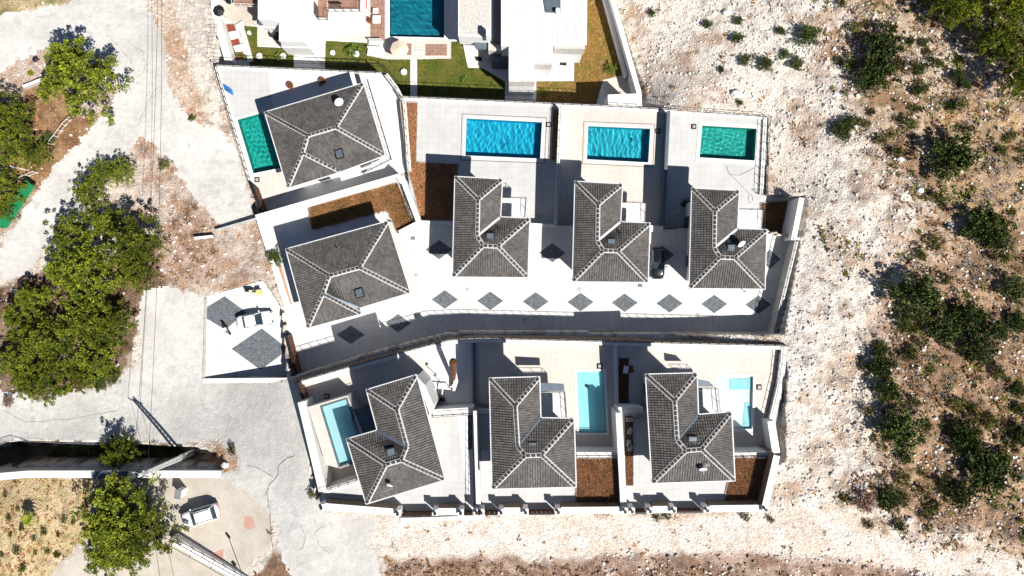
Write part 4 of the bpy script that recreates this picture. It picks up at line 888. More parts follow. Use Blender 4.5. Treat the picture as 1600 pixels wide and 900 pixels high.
block(h2, [(783,-40),(917,-40),(914,70),(865,69),(863,95),(833,95),(836,123),(795,123),(795,72),(783,72)], ZG+7.2, ZG, M_metalroof, 'metal_roof')
ribs(h2, [(784,-40),(833,-40),(833,120),(796,120)], ZG+7.2, 7); ribs(h2, [(834,20),(863,20),(863,92),(834,92)], ZG+7.2, 4); ribs(h2, [(864,22),(915,22),(913,68),(865,68)], ZG+7.2, 7)
block(h2, [(833,95),(863,95),(863,101),(833,101)], ZG+7.0, ZG+5, M_slabroof, 'stone_eave'); block(h2, [(866,70),(914,71),(914,77),(866,76)], ZG+7.0, ZG+5, M_slabroof, 'stone_eave'); block(h2, [(795,123.2),(836,123.2),(836,128),(795,128)], ZG+7.0, ZG+5, M_slabroof, 'stone_eave')
block(h2, [(846,-20),(876,-20),(876,20),(852,19)], ZG+7.35, ZG+7.0, M_slate, 'roof_light'); c = P(871, 20, ZG+7.2); MB().tube(c, c+Vector((0, 0, .9)), .3, 10).build('roof_vent', M_white, h2)
MB().box(P(763, 55, ZG+6.9), (.5, 1.0, 2.2)).build('chimney', M_white, h2)
for q in ([(741,88),(752,89),(754,96),(744,95)], [(875,95),(886,96),(885,103),(874,102)], [(810,132),(816,132),(816,138),(810,138)]): gpart('floor_grate', q, M_metal, .05)
gpart('green_mat', [(839,106),(850,106),(850,111),(839,111)], M_green, .06)
block(h2, [(742,66),(764,66),(764,77),(745,77),(741,72)], ZG+4.0, ZG+3.7, M_slate, 'curved_awning'); block(h2, [(768,84),(793,84),(793,96),(768,96)], ZG+3.2, ZG, M_slate, 'rear_terrace')
# ------------------------------------------------------------------ vegetation
def crown_mesh(name, R, H, ncl, nl, leaf, rc, seed, m, lobes=5, droop=0.0, hollow=.25):
    g = np.random.RandomState(seed); ph = g.uniform(0, 6.28, 4); vs = []
    cl = []
    while len(cl) < ncl:
        t = g.uniform(0, 6.2832); e = g.uniform(-.25, 1); rr = (hollow+(1-hollow)*g.rand()**.55)
        k = 1+.24*math.sin(lobes*t+ph[0])+.18*math.sin((lobes+4)*t+ph[1])+.12*math.sin(13*t+ph[2]); s = math.sqrt(max(0, 1-max(e, 0)**2))
        cl.append((math.cos(t)*s*R*rr*k, math.sin(t)*s*R*rr*k, H*(.45+.55*e*rr-droop*s), g.uniform(.55, 1.25)))
    cl = np.array(cl); n = ncl*nl; ci = np.repeat(np.arange(ncl), nl); d = g.normal(size=(n, 3)); d /= np.linalg.norm(d, axis=1)[:, None]; d[:, 2] = np.abs(d[:, 2])*.9-.1
    rad = rc*cl[ci, 3]*g.rand(n)**.4; pos = cl[ci, :3]+d*rad[:, None]*np.array([1, 1, .8])
    ax = d+g.normal(size=(n, 3))*.45+np.array([0, 0, .35]); ax /= np.linalg.norm(ax, axis=1)[:, None]; sd = np.cross(ax, g.normal(size=(n, 3))); sd /= np.linalg.norm(sd, axis=1)[:, None]
    L = (leaf*g.uniform(.6, 1.4, n))[:, None]; W = L*.42
    V_ = np.stack([pos-sd*W*.5, pos+ax*L*.5+sd*W*.9, pos+ax*L*1.1, pos+ax*L*.5-sd*W*.9], 1).reshape(-1, 3); F_ = np.arange(4*n).reshape(-1, 4)
    me = bpy.data.meshes.new(name); me.from_pydata(V_.tolist(), [], F_.tolist()); me.materials.append(m); return me, cl
def trunk_mesh(name, H, cl, r0, m, nl=9):
    mb = MB().tube((0, 0, -1), (0.1, 0, H*.35), r0, 7, r0*.7); mb.tube((.1, 0, H*.35), (0, .1, H*.8), r0*.7, 6, r0*.2)
    for i in range(nl): c = cl[i*max(1, len(cl)//nl) % len(cl)]; mb.tube((.05, 0, H*random.uniform(.2, .5)), (c[0]*.85, c[1]*.85, c[2]), r0*.35, 5, r0*.08)
    me = bpy.data.meshes.new(name); me.from_pydata(mb.v, [], mb.f); me.materials.append(m); return me
def family(nv, R, H, ncl, nl, leaf, rc, m, r0, seed, **k):
    out = []
    for i in range(nv):
        a, cl = crown_mesh('crown', R, H, ncl, nl, leaf, rc, seed+i, m, lobes=4+i, **k); out.append((a, trunk_mesh('trunk', H, cl, r0, M_bark), R, H))
    return out
PINES = family(5, 3.7, 6.0, 200, 62, .19, .38, M_pine, .22, 100)
BUSH = family(4, 2.0, 1.5, 110, 30, .19, .32, M_bushm, .09, 200, hollow=.1)
OLIV = family(3, .8, .75, 34, 22, .13, .20, M_olive, .04, 300, hollow=.1)
LIME = family(2, .8, .9, 26, 20, .14, .2, M_lime, .04, 400)
DEAD = family(2, 1.6, 1.6, 70, 20, .20, .3, M_dead, .07, 500)
def plant(fam, px, py, r, label, cat, group, name, hs=1.0, zfix=None, idx=None):
    cm, tm, R, H = fam[RNG.randint(len(fam)) if idx is None else idx % len(fam)]
    if zfix is None:
        s = r/PPM/R; z = 0
        for _ in range(5): q = P(px, py, z+H*s*hs*.6); z = float(terr(np.array([q.x]), np.array([q.y]))[0])
        s = r/PPM*(CH-z)/CH/R
    else: z = zfix; s = r/PPM*(CH-z)/CH/R; q = P(px, py, z+H*s*hs*.6)
    o = root(name, (q.x, q.y, z), label, cat, group); o.scale = (s*RNG.uniform(.85, 1.05), s*RNG.uniform(.85, 1.1), s*hs*RNG.uniform(.8, 1.25)); o.rotation_euler = (0, 0, RNG.uniform(0, 6.28))
    for nm, me in (('trunk', tm), ('crown', cm)): c = bpy.data.objects.new(nm, me); COL.objects.link(c); c.parent = o
    return o
pin = [(130,130,62,'broad round pine inside the bend of the hairpin road'),(20,178,34,'pine near the left edge, above its taller neighbour'),(14,222,36,'large pine at the left edge opposite the road'),(62,242,22,'small pine touching the left edge of the road'),(12,292,28,'pine behind the green sheet at the left edge'),(8,330,20,'small pine at the foot of the green sheet'),
    (188,268,24,'right one of two small pines beside the road'),(158,270,22,'left one of two small pines beside the road'),(140,298,26,'small pine below the roadside pair'),(110,372,48,'large pine at the top left of the roadside wood'),(215,378,46,'large pine at the top right of the roadside wood'),(165,345,34,'pine between the two top crowns of the roadside wood'),
    (150,425,50,'large pine in the middle of the roadside wood'),(95,425,38,'pine on the road side of the wood, below the top crowns'),(215,425,34,'pine at the right edge of the roadside wood'),(55,470,32,'pine below the bare gap near the road'),(28,500,36,'pine at the left edge of the lower wood'),(140,500,46,'pine in the centre of the lower wood'),(178,510,34,'pine at the right edge of the lower wood'),
    (85,530,44,'pine in the middle left of the lower wood'),(30,565,42,'pine at the lower left of the wood'),(150,562,40,'pine at the lower right of the wood'),(85,590,40,'pine on the bottom edge of the wood'),(45,600,28,'pine at the bottom left tip of the wood'),(130,588,24,'pine at the bottom right tip of the wood'),
    (1482,6,34,'pine cut by the top edge, left one of the right corner group'),(1512,14,32,'pine at the top edge, second of the right corner group'),(1580,8,40,'pine in the top right corner'),(1560,60,36,'pine below the top right corner'),(1598,78,34,'pine at the right edge below the corner'),(1594,128,34,'pine at the right edge casting a wide shadow')]
for i, (x, y, r, l) in enumerate(pin): plant(PINES, x, y, r*(.86 if y > 320 else .93), l, 'tree', 'pines at the edges', 'pine_tree', idx=i)
plant(PINES, 178, 822, 62, 'wide loose pine above the white car, beside the tan yard', 'tree', None, 'pine_tree', .8, idx=2); plant(PINES, 228, 835, 44, 'pine branch crown nearest the white car in the yard', 'tree', None, 'pine_tree', .8, idx=0); plant(PINES, 170, 866, 42, 'pine at the bottom edge beside the tan yard', 'tree', None, 'pine_tree', .8, idx=3); plant(PINES, 180, 780, 36, 'pine in the yard below the grey retaining wall', 'tree', None, 'pine_tree', .8, idx=1)
plant(PINES, 188, 706, 26, 'narrow pine in the shaded trench beside the lower road', 'tree', None, 'pine_tree', 1.8, idx=1)
for i, (x, y, r) in enumerate(((120,708,18),(150,706,18),(230,705,20),(258,708,16),(90,712,14),(285,712,12))): plant(BUSH, x, y, r, ['dark shrub in the trench, second from the left','dark shrub in the trench left of the narrow pine','dark shrub in the trench right of the narrow pine','dark shrub in the trench near the utility pole','leftmost dark shrub in the trench','small dark shrub at the foot of the utility pole'][i], 'shrub', 'shrubs in the trench', 'dark_shrub', idx=i)
for x, y, r, l in ((155,600,14,'dark shrub on the lower right tip of the roadside wood'),(176,590,12,'small dark shrub at the right tip of the roadside wood'),(77,220,11,'round dark shrub beside the brown dirt patch')): plant(BUSH, x, y, r, l, 'shrub', None, 'dark_shrub')
for x, y, r, l in ((48,447,16,'dead pinkish crown in the gap near the road'),(68,452,12,'smaller dead crown in the gap near the road'),(96,485,20,'dead crown in the middle gap of the wood'),(38,510,16,'dead crown at the left of the lower wood'),(36,585,12,'dead shrub at the lower left of the wood'),(12,628,9,'dead shrub at the left end of the lower road'),(1352,782,18,'dead dark brown shrub at the corner of the rocky track')): plant(DEAD, x, y, r, l, 'dead tree', 'dead crowns', 'dead_tree')
big = [(1382,72,30,'upper part of the double shrub mass in the upper right'),(1372,110,32,'lower part of the double shrub mass in the upper right'),(1352,128,18,'small side shrub of the double mass'),(1262,54,20,'shrub in the pale rocks at the top, left of the double mass'),(1490,246,38,'round shrub on the right hillside with dark shadow'),(1536,352,36,'dark shrub right of the middle hillside'),(1562,372,28,'shrub joined to the dark one in the middle hillside'),
    (1432,458,40,'large shrub on the edge of the pale rocks'),(1478,520,24,'shrub below the large edge shrub'),(1520,500,32,'shrub in the middle of the right cluster'),(1535,545,28,'lowest shrub of the right cluster'),(1415,500,15,'small dark shrub under the large edge shrub'),(1375,572,24,'upper half of the tall shrub at the rock edge'),(1388,612,24,'lower half of the tall shrub at the rock edge'),(1378,545,14,'top tip of the tall shrub at the rock edge'),
    (1408,676,38,'wide shrub at the rock edge below the tall one'),(1505,682,28,'shrub in the lower right hillside'),(1548,735,40,'largest dark shrub in the lower right'),(1505,772,26,'shrub left of the largest dark one'),(1392,782,22,'olive shrub at the corner of the rocky track'),(1588,455,24,'shrub at the right edge'),(1595,505,22,'lower shrub at the right edge'),(1590,680,20,'shrub at the right edge in the lower half'),(1565,518,16,'small shrub between the cluster and the right edge'),(1592,610,14,'small dark shrub far right'),
    (1316,205,16,'shrub above the pale rock slope'),(1322,192,11,'small top of the shrub above the pale rock slope'),(1196,100,13,'shrub in the top rocks, left of a pair'),(1246,100,12,'right shrub of the pair in the top rocks'),(1220,48,9,'small shrub near the top centre right'),(1226,85,9,'small shrub between the pair and the top'),(1152,60,10,'narrow shrub in the top pale rocks'),(1105,38,8,'small shrub in the pale rocks, upper left'),(1154,32,9,'small shrub at the top of the pale rocks'),(1165,94,11,'shrub left of the pair in the top rocks'),(1438,108,12,'shrub below the pale patch, upper right'),(1498,118,12,'shrub beside the pale patch, upper right'),(1510,132,10,'second shrub beside the pale patch'),(1446,67,8,'tiny shrub in the pale patch'),(1432,140,9,'shrub on the pale slope right of the double mass'),(1487,166,9,'shrub on the slope above the round one'),
    (1018,20,7,'small shrub in the pale rocks near the white garden wall'),(1156,160,6,'small shrub beside the corner of the upper terraces'),(1127,108,6,'small shrub in the middle of the pale rocks')]
for i, (x, y, r, l) in enumerate(big): plant(BUSH, x, y, r*.98, l, 'shrub', 'dark shrubs on the rocky hillside', 'dark_shrub', idx=i)
def scatter(n, wf, seed):
    g = np.random.RandomState(seed); X = g.uniform(-70, 70, n); Y = g.uniform(-41, 41, n); Z = terr(X, Y); ok = np.ones(n, bool)
    for pg in SLABS['polys']: ok &= sdf(pg, X, Y) < -.25
    px, py = to_px(X, Y, Z); ok &= g.rand(n) < wf(px, py, X, Y); return X[ok], Y[ok], Z[ok], px[ok], py[ok]
def roads(px, py, m=2): return np.maximum.reduce([sdf(r, px, py) for r in (ROAD1, ROAD2, YARD)]) < -m
scr = lambda px, py: np.clip(sdf(SCR, px, py)/60+.5, 0, 1)
X, Y, Z, px, py = scatter(3400, lambda a, b, x, y: scr(a, b)*roads(a, b)*(.15+1.2*np.clip(fbm(x, y, 6, 5)-.45, 0, 1)*3)*(1-.8*inside([(1380,0),(1560,80),(1500,140),(1420,60)], a, b)), 77)
sel = list(zip(X, Y, Z, px, py))[:300]
MARKS = [((1376,90),'double shrub mass'),((1490,246),'round hillside shrub'),((1545,358),'paired dark hillside shrubs'),((1432,458),'large shrub at the pale rock edge'),((1525,515),'right shrub cluster'),((1382,592),'tall shrub at the rock edge'),((1408,676),'wide shrub at the rock edge'),((1505,682),'lower hillside shrub'),((1548,735),'largest dark lower right shrub'),((1392,782),'shrub at the track corner'),((1262,54),'top shrub in the pale rocks'),((1316,205),'shrub above the pale slope'),((1590,480),'right edge shrubs'),((1520,12),'top right pines'),((1594,128),'right edge pine'),((1407,249),'largest white boulder'),((1590,680),'lower right edge shrub')]
CNT = {}
def near_label(a, b):
    d = [(math.hypot(a-m[0][0], b-m[0][1]), m) for m in MARKS]; dist, m = min(d, key=lambda q: q[0]); t = math.atan2(-(b-m[0][1]), a-m[0][0]); k = int(round(t/(math.pi/4))) % 8
    w_ = ['right of', 'above right of', 'above', 'above left of', 'left of', 'below left of', 'below', 'below right of'][k]; far = 'close' if dist < 45 else 'farther'
    key = (w_, m[1], far); CNT[key] = CNT.get(key, 0)+1; n = CNT[key]
    return far+' '+w_+' the '+m[1]+('' if n == 1 else ', '+['', 'second', 'third', 'fourth', 'fifth', 'sixth', 'seventh', 'eighth', 'ninth'][min(n, 9)-1])
for i, (x, y, z, a, b) in enumerate(sel):
    r = RNG.uniform(3.5, 11); cm, tm, R, H = OLIV[i % 3]; s = r/PPM/R
    o = root('scrub_bush', (x, y, z-.05), 'olive scrub bush '+near_label(a, b), 'bush', 'olive scrub bushes')
    o.scale = (s, s*RNG.uniform(.8, 1.2), s); o.rotation_euler = (0, 0, RNG.uniform(0, 6.28))
    c = bpy.data.objects.new('crown', cm); COL.objects.link(c); c.parent = o
gi = 0
for i, (x, y, r) in enumerate(((12,810,5),(8,774,4),(34,825,5.5),(16,836,4.5),(26,861,6.5),(35,889,7),(69,832,5),(53,842,4),(99,813,5.5),(114,817,4),(91,836,4),(74,862,4),(55,864,4),(89,867,5.5),(3,867,4),(27,796,4))):
    plant(OLIV, x, y, r, 'small round garden bush '+['level with the palm at the left edge','just left of the utility wall corner, topmost on the left edge','right of the left edge below the palm','on the left edge below the palm','in the lower left of the garden','at the very bottom left of the garden','below the palm, middle of the garden','below and left of the palm','right of the palm, upper of a pair','right of the palm, lower of a pair','nearest the yard, middle right','below middle, left of the pale path','lower middle of the garden','largest near the rounded path corner','on the left edge near the bottom','above the palm to its left','spare'][gi], 'bush', 'small bushes in the tan garden', 'garden_bush'); gi += 1
for x, y, r, l in ((383,88,6,'lime green shrub at the left end of the first lawn'),(437,88,7,'lime green shrub right in the first lawn'),(550,80,10,'bright lime shrub in the square lawn'),(726,125,6,'shrub in the lawn below the stone roof'),(769,131,4,'tiny shrub near the lawn fence'),(848,143,6,'lime shrub beside the white court'),(955,106,9,'lime shrub in the dry lawn'),(385,50,5,'small shrub by the narrow lawn'),(372,85,5,'green plant in the red gravel bed')): plant(LIME, x, y, r, l, 'shrub', None, 'lime_shrub', zfix=ZG)
for x, y, r, l, z in ((502,129,6,'round shrub in a pot in the villa shade',ZA),(430,402,13,'black-leaved tall shrub at the top of the orange clay strip',ZC),(560,784,3,'tiny weed at the front of the west court',ZE),(1072,318,9,'dark plant in shade beside the east upper villa',ZB)): plant(BUSH, x, y, r, l, 'shrub', None, 'dark_shrub', zfix=z)
for x, y, r, l in ((1025,808,8,'green weed against the front wall, east court left'),(1041,806,8,'green weed against the front wall, beside the wide east gate'),(1165,808,7,'green weed below the east end of the front wall'),(1205,812,6,'green weed at the far end of the front wall'),(487,772,7,'green weed at the west corner of the lower wall'),(362,704,8,'green weed on the rocky heap by the road'),(300,184,6,'green weed on the slope left of the upper villa'),(258,258,9,'olive weed under the power lines')): plant(OLIV, x, y, r, l, 'weed', None, 'roadside_weed')
# palm
c = z_img(55, 805); pr = root('small_palm', c, 'small palm in the tan dry garden', 'palm'); m = MB()
for i in range(14):
    t = 6.283*i/14; d = Vector((math.cos(t), math.sin(t), 0)); s = Vector((-d.y, d.x, 0))*.09; b0 = c+Vector((0, 0, 1.2)); p1 = b0+d*.55+Vector((0, 0, .35)); p2 = b0+d*1.15+Vector((0, 0, -.1))
    m.add([b0-s*.4, b0+s*.4, p1+s*1.3, p1-s*1.3, p2], [(0, 1, 2, 3), (3, 2, 4)])
m.build('fronds', M_pine, pr); MB().tube(c, c+Vector((0, 0, 1.2)), .14, 7).build('trunk', M_bark, pr)
# dry scrub, twigs, rocks
def ground_tufts(name, n, wf, seed, m, h, blades=7, spread=.9, wd=.09):
    X, Y, Z, px, py = scatter(n, wf, seed); g = np.random.RandomState(seed+1); N_ = len(X); k = np.repeat(np.arange(N_), blades); M_ = len(k); sz = h*g.uniform(.5, 1.5, N_)[k]
    t = g.uniform(0, 6.2832, M_); d = np.stack([np.cos(t), np.sin(t), g.uniform(.1, 1.0, M_)], -1)*sz[:, None]; b = np.stack([X[k], Y[k], Z[k]], -1)+g.normal(size=(M_, 3))*np.array([spread, spread, .02])*sz[:, None]*.5
    q = np.stack([-np.sin(t), np.cos(t), 0*t], -1)*wd*sz[:, None]/h; V_ = np.stack([b-q, b+q, b+d], 1).reshape(-1, 3); F_ = np.arange(3*M_).reshape(-1, 3)
    tag(mesh_obj(name, V_, F_, m), kind='stuff')
brn = lambda a, b: inside([(255,320),(330,320),(345,440),(240,450)], a, b)*1.0
ground_tufts('dry_scrub', 26000, lambda a, b, x, y: roads(a, b)*np.clip(scr(a, b)*.8*np.clip((fbm(x, y, 3, 15)-.38)*5, .1, 1)+.5*brn(a, b)+.9*inside([(598,874),(1440,900),(1440,960),(598,960)], a, b)+.05*np.clip((fbm(x, y, 3, 15)-.55)*8, 0, 1), 0, 1), 501, M_tuft, .26, 9)
ground_tufts('grey_dead_twigs', 15000, lambda a, b, x, y: roads(a, b)*scr(a, b)*.8*np.clip((fbm(x, y, 4, 25)-.5)*8, 0, 1), 502, M_greytw, .34, 8, wd=.05)
ground_tufts('dry_grass_clumps', 30000, lambda a, b, x, y: roads(a, b)*np.clip(scr(a, b)*.5*np.clip((fbm(x, y, 5, 35)-.5)*6, 0, 1)+.8*inside([(-90,748),(145,748),(140,830),(75,900),(-90,960)], a, b)+.5*inside([(50,130),(110,140),(140,210),(60,300),(20,320),(0,200)], a, b)+.05, 0, 1), 503, M_dryblade, .18, 6)
ground_tufts('olive_ground_cover', 26000, lambda a, b, x, y: roads(a, b)*np.clip(scr(a, b)*.7*np.clip((fbm(x, y, 2.5, 45)-.52)*8, 0, 1)+.6*inside([(1270,330),(1340,330),(1360,440),(1300,430)], a, b)*np.clip((fbm(x, y, 1.5, 46)-.5)*6, 0, 1), 0, 1), 504, M_olive, .26, 10)
def rocks(name, n, wf, seed, m, smin, smax, pw=2.5):
    X, Y, Z, px, py = scatter(n, wf, seed); g = np.random.RandomState(seed+1); N_ = len(X); s = smin+(smax-smin)*g.rand(N_)**pw
    C8 = np.array([(-1,-1,-1),(1,-1,-1),(1,1,-1),(-1,1,-1),(-.7,-.6,1),(.6,-.7,1),(.7,.6,1),(-.6,.7,1)])*.5
    v = C8[None]*(1+g.uniform(-.28, .28, (N_, 8, 3)))*s[:, None, None]*np.stack([g.uniform(.7, 1.5, N_), g.uniform(.7, 1.2, N_), g.uniform(.5, .95, N_)], -1)[:, None]
    t = g.uniform(0, 6.28, N_); c, sn = np.cos(t)[:, None], np.sin(t)[:, None]; x, y = v[..., 0].copy(), v[..., 1].copy(); v[..., 0] = x*c-y*sn; v[..., 1] = x*sn+y*c
    v += np.stack([X, Y, Z+s*.18], -1)[:, None]; B6 = np.array([(3,2,1,0),(4,5,6,7),(0,1,5,4),(1,2,6,5),(2,3,7,6),(3,0,4,7)])
    F_ = (B6[None]+8*np.arange(N_)[:, None, None]).reshape(-1, 4); tag(mesh_obj(name, v.reshape(-1, 3), F_, m), kind='stuff')
pale = lambda a, b: ((a > 940)*(1-scr(a, b)))
rk = lambda a, b, x, y: roads(a, b)*np.clip((pale(a, b)*1.0+scr(a, b)*.6+.28*(a < 620)*(b < 690)*(b > 0))*(1-.9*(sdf(TRACK, a, b) > 0))*(.25+.9*np.clip((fbm(x, y, 4, 55)-.4)*5, 0, 1))*(1-.95*inside([(-90,738),(145,744),(150,960),(-90,960)], a, b)), 0, 1)
rocks('pale_rocks', 90000, rk, 601, M_rock, .06, .36, 4.0)
rocks('track_pebbles', 9000, lambda a, b, x, y: (sdf(TRACK, a, b) > -10)*.5, 602, M_rock, .05, .2, 3)
rocks('brown_rubble', 12000, lambda a, b, x, y: inside([(598,872),(700,874),(900,872),(1100,862),(1300,874),(1440,899),(1440,960),(598,960)], a, b)*1.0, 603, M_rubble, .08, .45, 2)
for i, (x, y, r, l) in enumerate(((1407,249,6,'largest white boulder in the upper right scrub'),(1438,297,5.5,'white boulder below the largest one'),(1417,299,3.5,'small pale boulder beside the white one'),(1484,352,5.5,'white boulder between the hillside shrubs'),(1340,150,4.5,'white boulder under the double shrub mass'),(1545,73,4.5,'white boulder near the top right pines'),(1135,20,7,'flat white rock at the top of the pale rocks'),(1400,500,4,'white boulder at the edge of the pale rocks'),(1445,505,4,'white rock below the large edge shrub'),(1150,148,10,'flat bare white rock slab beside the upper terraces'),(1443,546,3.5,'white rock in the right scrub'),(1300,742,4,'white rock at the lower rocky slope'),(1420,812,6,'white rock by the track corner'),(345,712,7,'pale boulder in the heap by the road'),(352,726,6,'second pale boulder in the heap by the road'),(1218,728,5,'white rock outside the east front corner'))):
    c = z_img(x, y); rr = r/PPM; g = np.random.RandomState(900+i); vs = []; fs = []; nr, ns = 4, 8
    for a in range(nr+1):
        for b in range(ns):
            t = 6.283*b/ns; e = math.pi*a/nr; k = rr*(1+g.uniform(-.2, .2)); vs.append(c+Vector((math.sin(e)*math.cos(t)*k, math.sin(e)*math.sin(t)*k*.8, math.cos(e)*k*.6+rr*.2)))
    for a in range(nr):
        for b in range(ns): fs.append((a*ns+b, (a+1)*ns+b, (a+1)*ns+(b+1) % ns, a*ns+(b+1) % ns))
    o = mesh_obj('boulder', vs, fs, mat('white_boulder', (.62,.59,.55), (.76,.73,.69), 2, .9, .4)); tag(o, l, 'boulder', 'white boulders')
# crazy-paved stone slope
q = [(244,-30),(322,-30),(348,112),(318,128),(288,70),(272,20)]; xs = np.arange(240, 350, 6.2); vs, fs = [], []
g = np.random.RandomState(5); jit = lambda i, j: (240+i*6.0+np.random.RandomState(i*131+j*7+3).uniform(-2.0, 2.0), -32+j*7.2+np.random.RandomState(i*17+j*97+5).uniform(-2.4, 2.4))
for i in range(19):
    for j in range(23):
        c4 = [jit(i, j), jit(i+1, j), jit(i+1, j+1), jit(i, j+1)]; cc = (sum(p[0] for p in c4)/4, sum(p[1] for p in c4)/4)
        if not inside(q, np.array([cc[0]]), np.array([cc[1]]))[0]: continue
        ps = [P(cc[0]+(p[0]-cc[0])*.84, cc[1]+(p[1]-cc[1])*.84, -4) for p in c4]; z = terr(np.array([p.x for p in ps]), np.array([p.y for p in ps])); k = len(vs); hh = g.uniform(.04, .12)
        vs += [Vector((p.x, p.y, zz-.1)) for p, zz in zip(ps, z)]+[Vector((p.x, p.y, zz+hh)) for p, zz in zip(ps, z)]; fs += [(k+7,k+6,k+5,k+4)]+[(k+m_, k+4+m_, k+4+(m_+1) % 4, k+(m_+1) % 4) for m_ in range(4)]
tag(mesh_obj('crazy_paving_stones', vs, fs, mat('crazy_paving', (.50,.44,.38), (.64,.58,.52), 1.2, .95, .4, island=.22)), kind='stuff')
# ------------------------------------------------------------------ vehicles
def car(px, py, z, ang, L, Wd, Hh, paint, label, suv=False, roofm=None):
    c = P(px, py, z+Hh*.6); c.z = z; r = root('parked_car', c, label, 'car'); r.rotation_euler = (0, 0, ang)
    h = L/2; w_ = Wd/2
    # stations: x, half width, sill, belt height
    St = [(-h, .72, .45, .78), (-h+.12, .88, .28, .92), (-h+.6, .98, .2, 1.0), (-.9, 1, .2, .98), (.2, 1, .2, .96), (h-1.35, .99, .2, .93), (h-.7, .95, .22, .84), (h-.22, .84, .28, .72), (h, .60, .4, .58)]
    vs, fs = [], []; n = 10
    for x, k, s, b in St:
        if suv: b = b*1.12
        y = w_*k; vs += [(x, -y*.9, s), (x, -y, s+.2), (x, -y, b*.82), (x, -y*.93, b*.97), (x, -y*.6, b+.02), (x, y*.6, b+.02), (x, y*.93, b*.97), (x, y, b*.82), (x, y, s+.2), (x, y*.9, s)]
    for i in range(len(St)-1):
        for j in range(n): fs.append((i*n+j, (i+1)*n+j, (i+1)*n+(j+1) % n, i*n+(j+1) % n))
    fs += [tuple(range(n)), tuple(range(len(vs)-1, len(vs)-n-1, -1))]
    body = mesh_obj('body', vs, fs, paint, None, True, (0, 0, 0)); body.parent = r; body.location = (0, 0, 0)
    bm_ = 1.12 if suv else 1; z0 = .94*bm_; xr0, xr1 = (-h+.25, -h+.55) if suv else (-h+.75, -h+1.35); xf0, xf1 = h-1.35, h-2.15
    def sub(name, vs, fs, m, sm=False): o = mesh_obj(name, vs, fs, m, None, sm, (0, 0, 0)); o.parent = r; o.location = (0, 0, 0); return o
    a, b = w_*.90, w_*.74
    cab = [(xr0,-a,z0),(xf0,-a,z0),(xf0,a,z0),(xr0,a,z0),(xr1,-b,Hh-.04),(xf1,-b,Hh-.02),(xf1,b,Hh-.02),(xr1,b,Hh-.04)]
    sub('cabin', cab, [(4,5,6,7),(0,1,5,4),(1,2,6,5),(2,3,7,6),(3,0,4,7)], M_glass)
    rx = [xr1-.06, xr1+.25, (xr1+xf1)/2, xf1-.2, xf1+.04]; rv = []
    for i, x in enumerate(rx):
        hz = Hh+(.0, .03, .045, .03, -.01)[i]
        rv += [(x,-b-.03,hz-.06),(x,-b*.7,hz+.0),(x,0,hz+.015),(x,b*.7,hz),(x,b+.03,hz-.06)]
    sub('roof', rv, [(i*5+j, (i+1)*5+j, (i+1)*5+j+1, i*5+j+1) for i in range(4) for j in range(4)], roofm or paint, True)
    pl = MB()
    for s in (-1, 1):
        for x0, x1 in ((xr0, xr1), (xf0, xf1)): pl.tube((x0, s*a, z0), (x1, s*b, Hh-.04), .045, 5)
        pl.tube(((xr0+xf0)/2, s*(a+.0), z0), ((xr1+xf1)/2, s*b, Hh-.03), .04, 5)
    p_ = pl.build('pillars', paint); p_.parent = r; p_.location = WO[p_]
    for nm, x, y in [('wheel', sx*(h-.85), sy*(w_-.1)) for sx in (-1, 1) for sy in (-1, 1)]:
        o = MB().tube((x, y-.11, .33), (x, y+.11, .33), .33, 14).build(nm, M_rubber, None); o.parent = r; o.location = WO[o]; q = MB().tube((x, y-.12, .33), (x, y+.12, .33), .2, 10).build('rim', M_chrome); q.parent = o; q.location = WO[q]-WO[o]
    for s in (-1, 1):
        for nm, x, mm in (('headlight', h-.2, M_chrome), ('tail_light', -h+.06, M_red)):
            o = MB().box((x, s*w_*.66, .68*bm_), (.16, .34, .14)).build(nm, mm); o.parent = r; o.location = WO[o]
        o = MB().box((xf0-.25, s*(w_+.1), .98*bm_), (.14, .2, .14)).build('wing_mirror', paint); o.parent = r; o.location = WO[o]
    if suv:
        for s in (-1, 1): o = MB().bar((xr1+.1, s*b*.86, Hh+.05), (xf1-.1, s*b*.86, Hh+.05), .04, .05).build('roof_rail', M_metal); o.parent = r; o.location = WO[o]
    return r
car(398, 500, 0, math.radians(11), 4.75, 1.85, 1.45, M_carw, 'white hatchback parked between the two big cobble diamonds')
zc_ = float(terr(np.array([P(310, 806, 5).x]), np.array([P(310, 806, 5).y]))[0])
car(311, 807, zc_, math.radians(197), 4.7, 1.95, 1.72, M_carw, 'white estate car with roof rails on the tan yard', suv=True)
car(1028, 411, 0, math.radians(-91), 4.1, 1.85, 1.6, M_carb, 'black car parked in shade between two upper villas', suv=True)
def moto(px, py, z, ang, label, accent):
    c = P(px, py, z); r = root('motorcycle', c, label, 'motorcycle'); r.rotation_euler = (0, 0, ang)
    def ch(mb, n, m): o = mb.build(n, m); o.parent = r; o.location = WO[o]; return o
    for x in (-.65, .65): ch(MB().tube((x, -.06, .3), (x, .06, .3), .3, 14), 'wheel', M_rubber)
    f = MB(); f.tube((-.65, 0, .3), (.1, 0, .55), .05); f.tube((.65, 0, .3), (.38, 0, 1.0), .045); f.tube((-.3, 0, .75), (.4, 0, .8), .06); f.box((0, 0, .45), (.45, .3, .35)); ch(f, 'frame', M_metal)
    ch(MB().box((.12, 0, .88), (.5, .32, .22)), 'tank', accent); ch(MB().box((-.38, 0, .88), (.65, .28, .12)), 'seat', M_blk); ch(MB().tube((.36, -.38, 1.05), (.36, .38, 1.05), .025, 5), 'handlebar', M_blk); ch(MB().box((.56, 0, .85), (.14, .2, .2)), 'headlight', M_chrome)
    return r
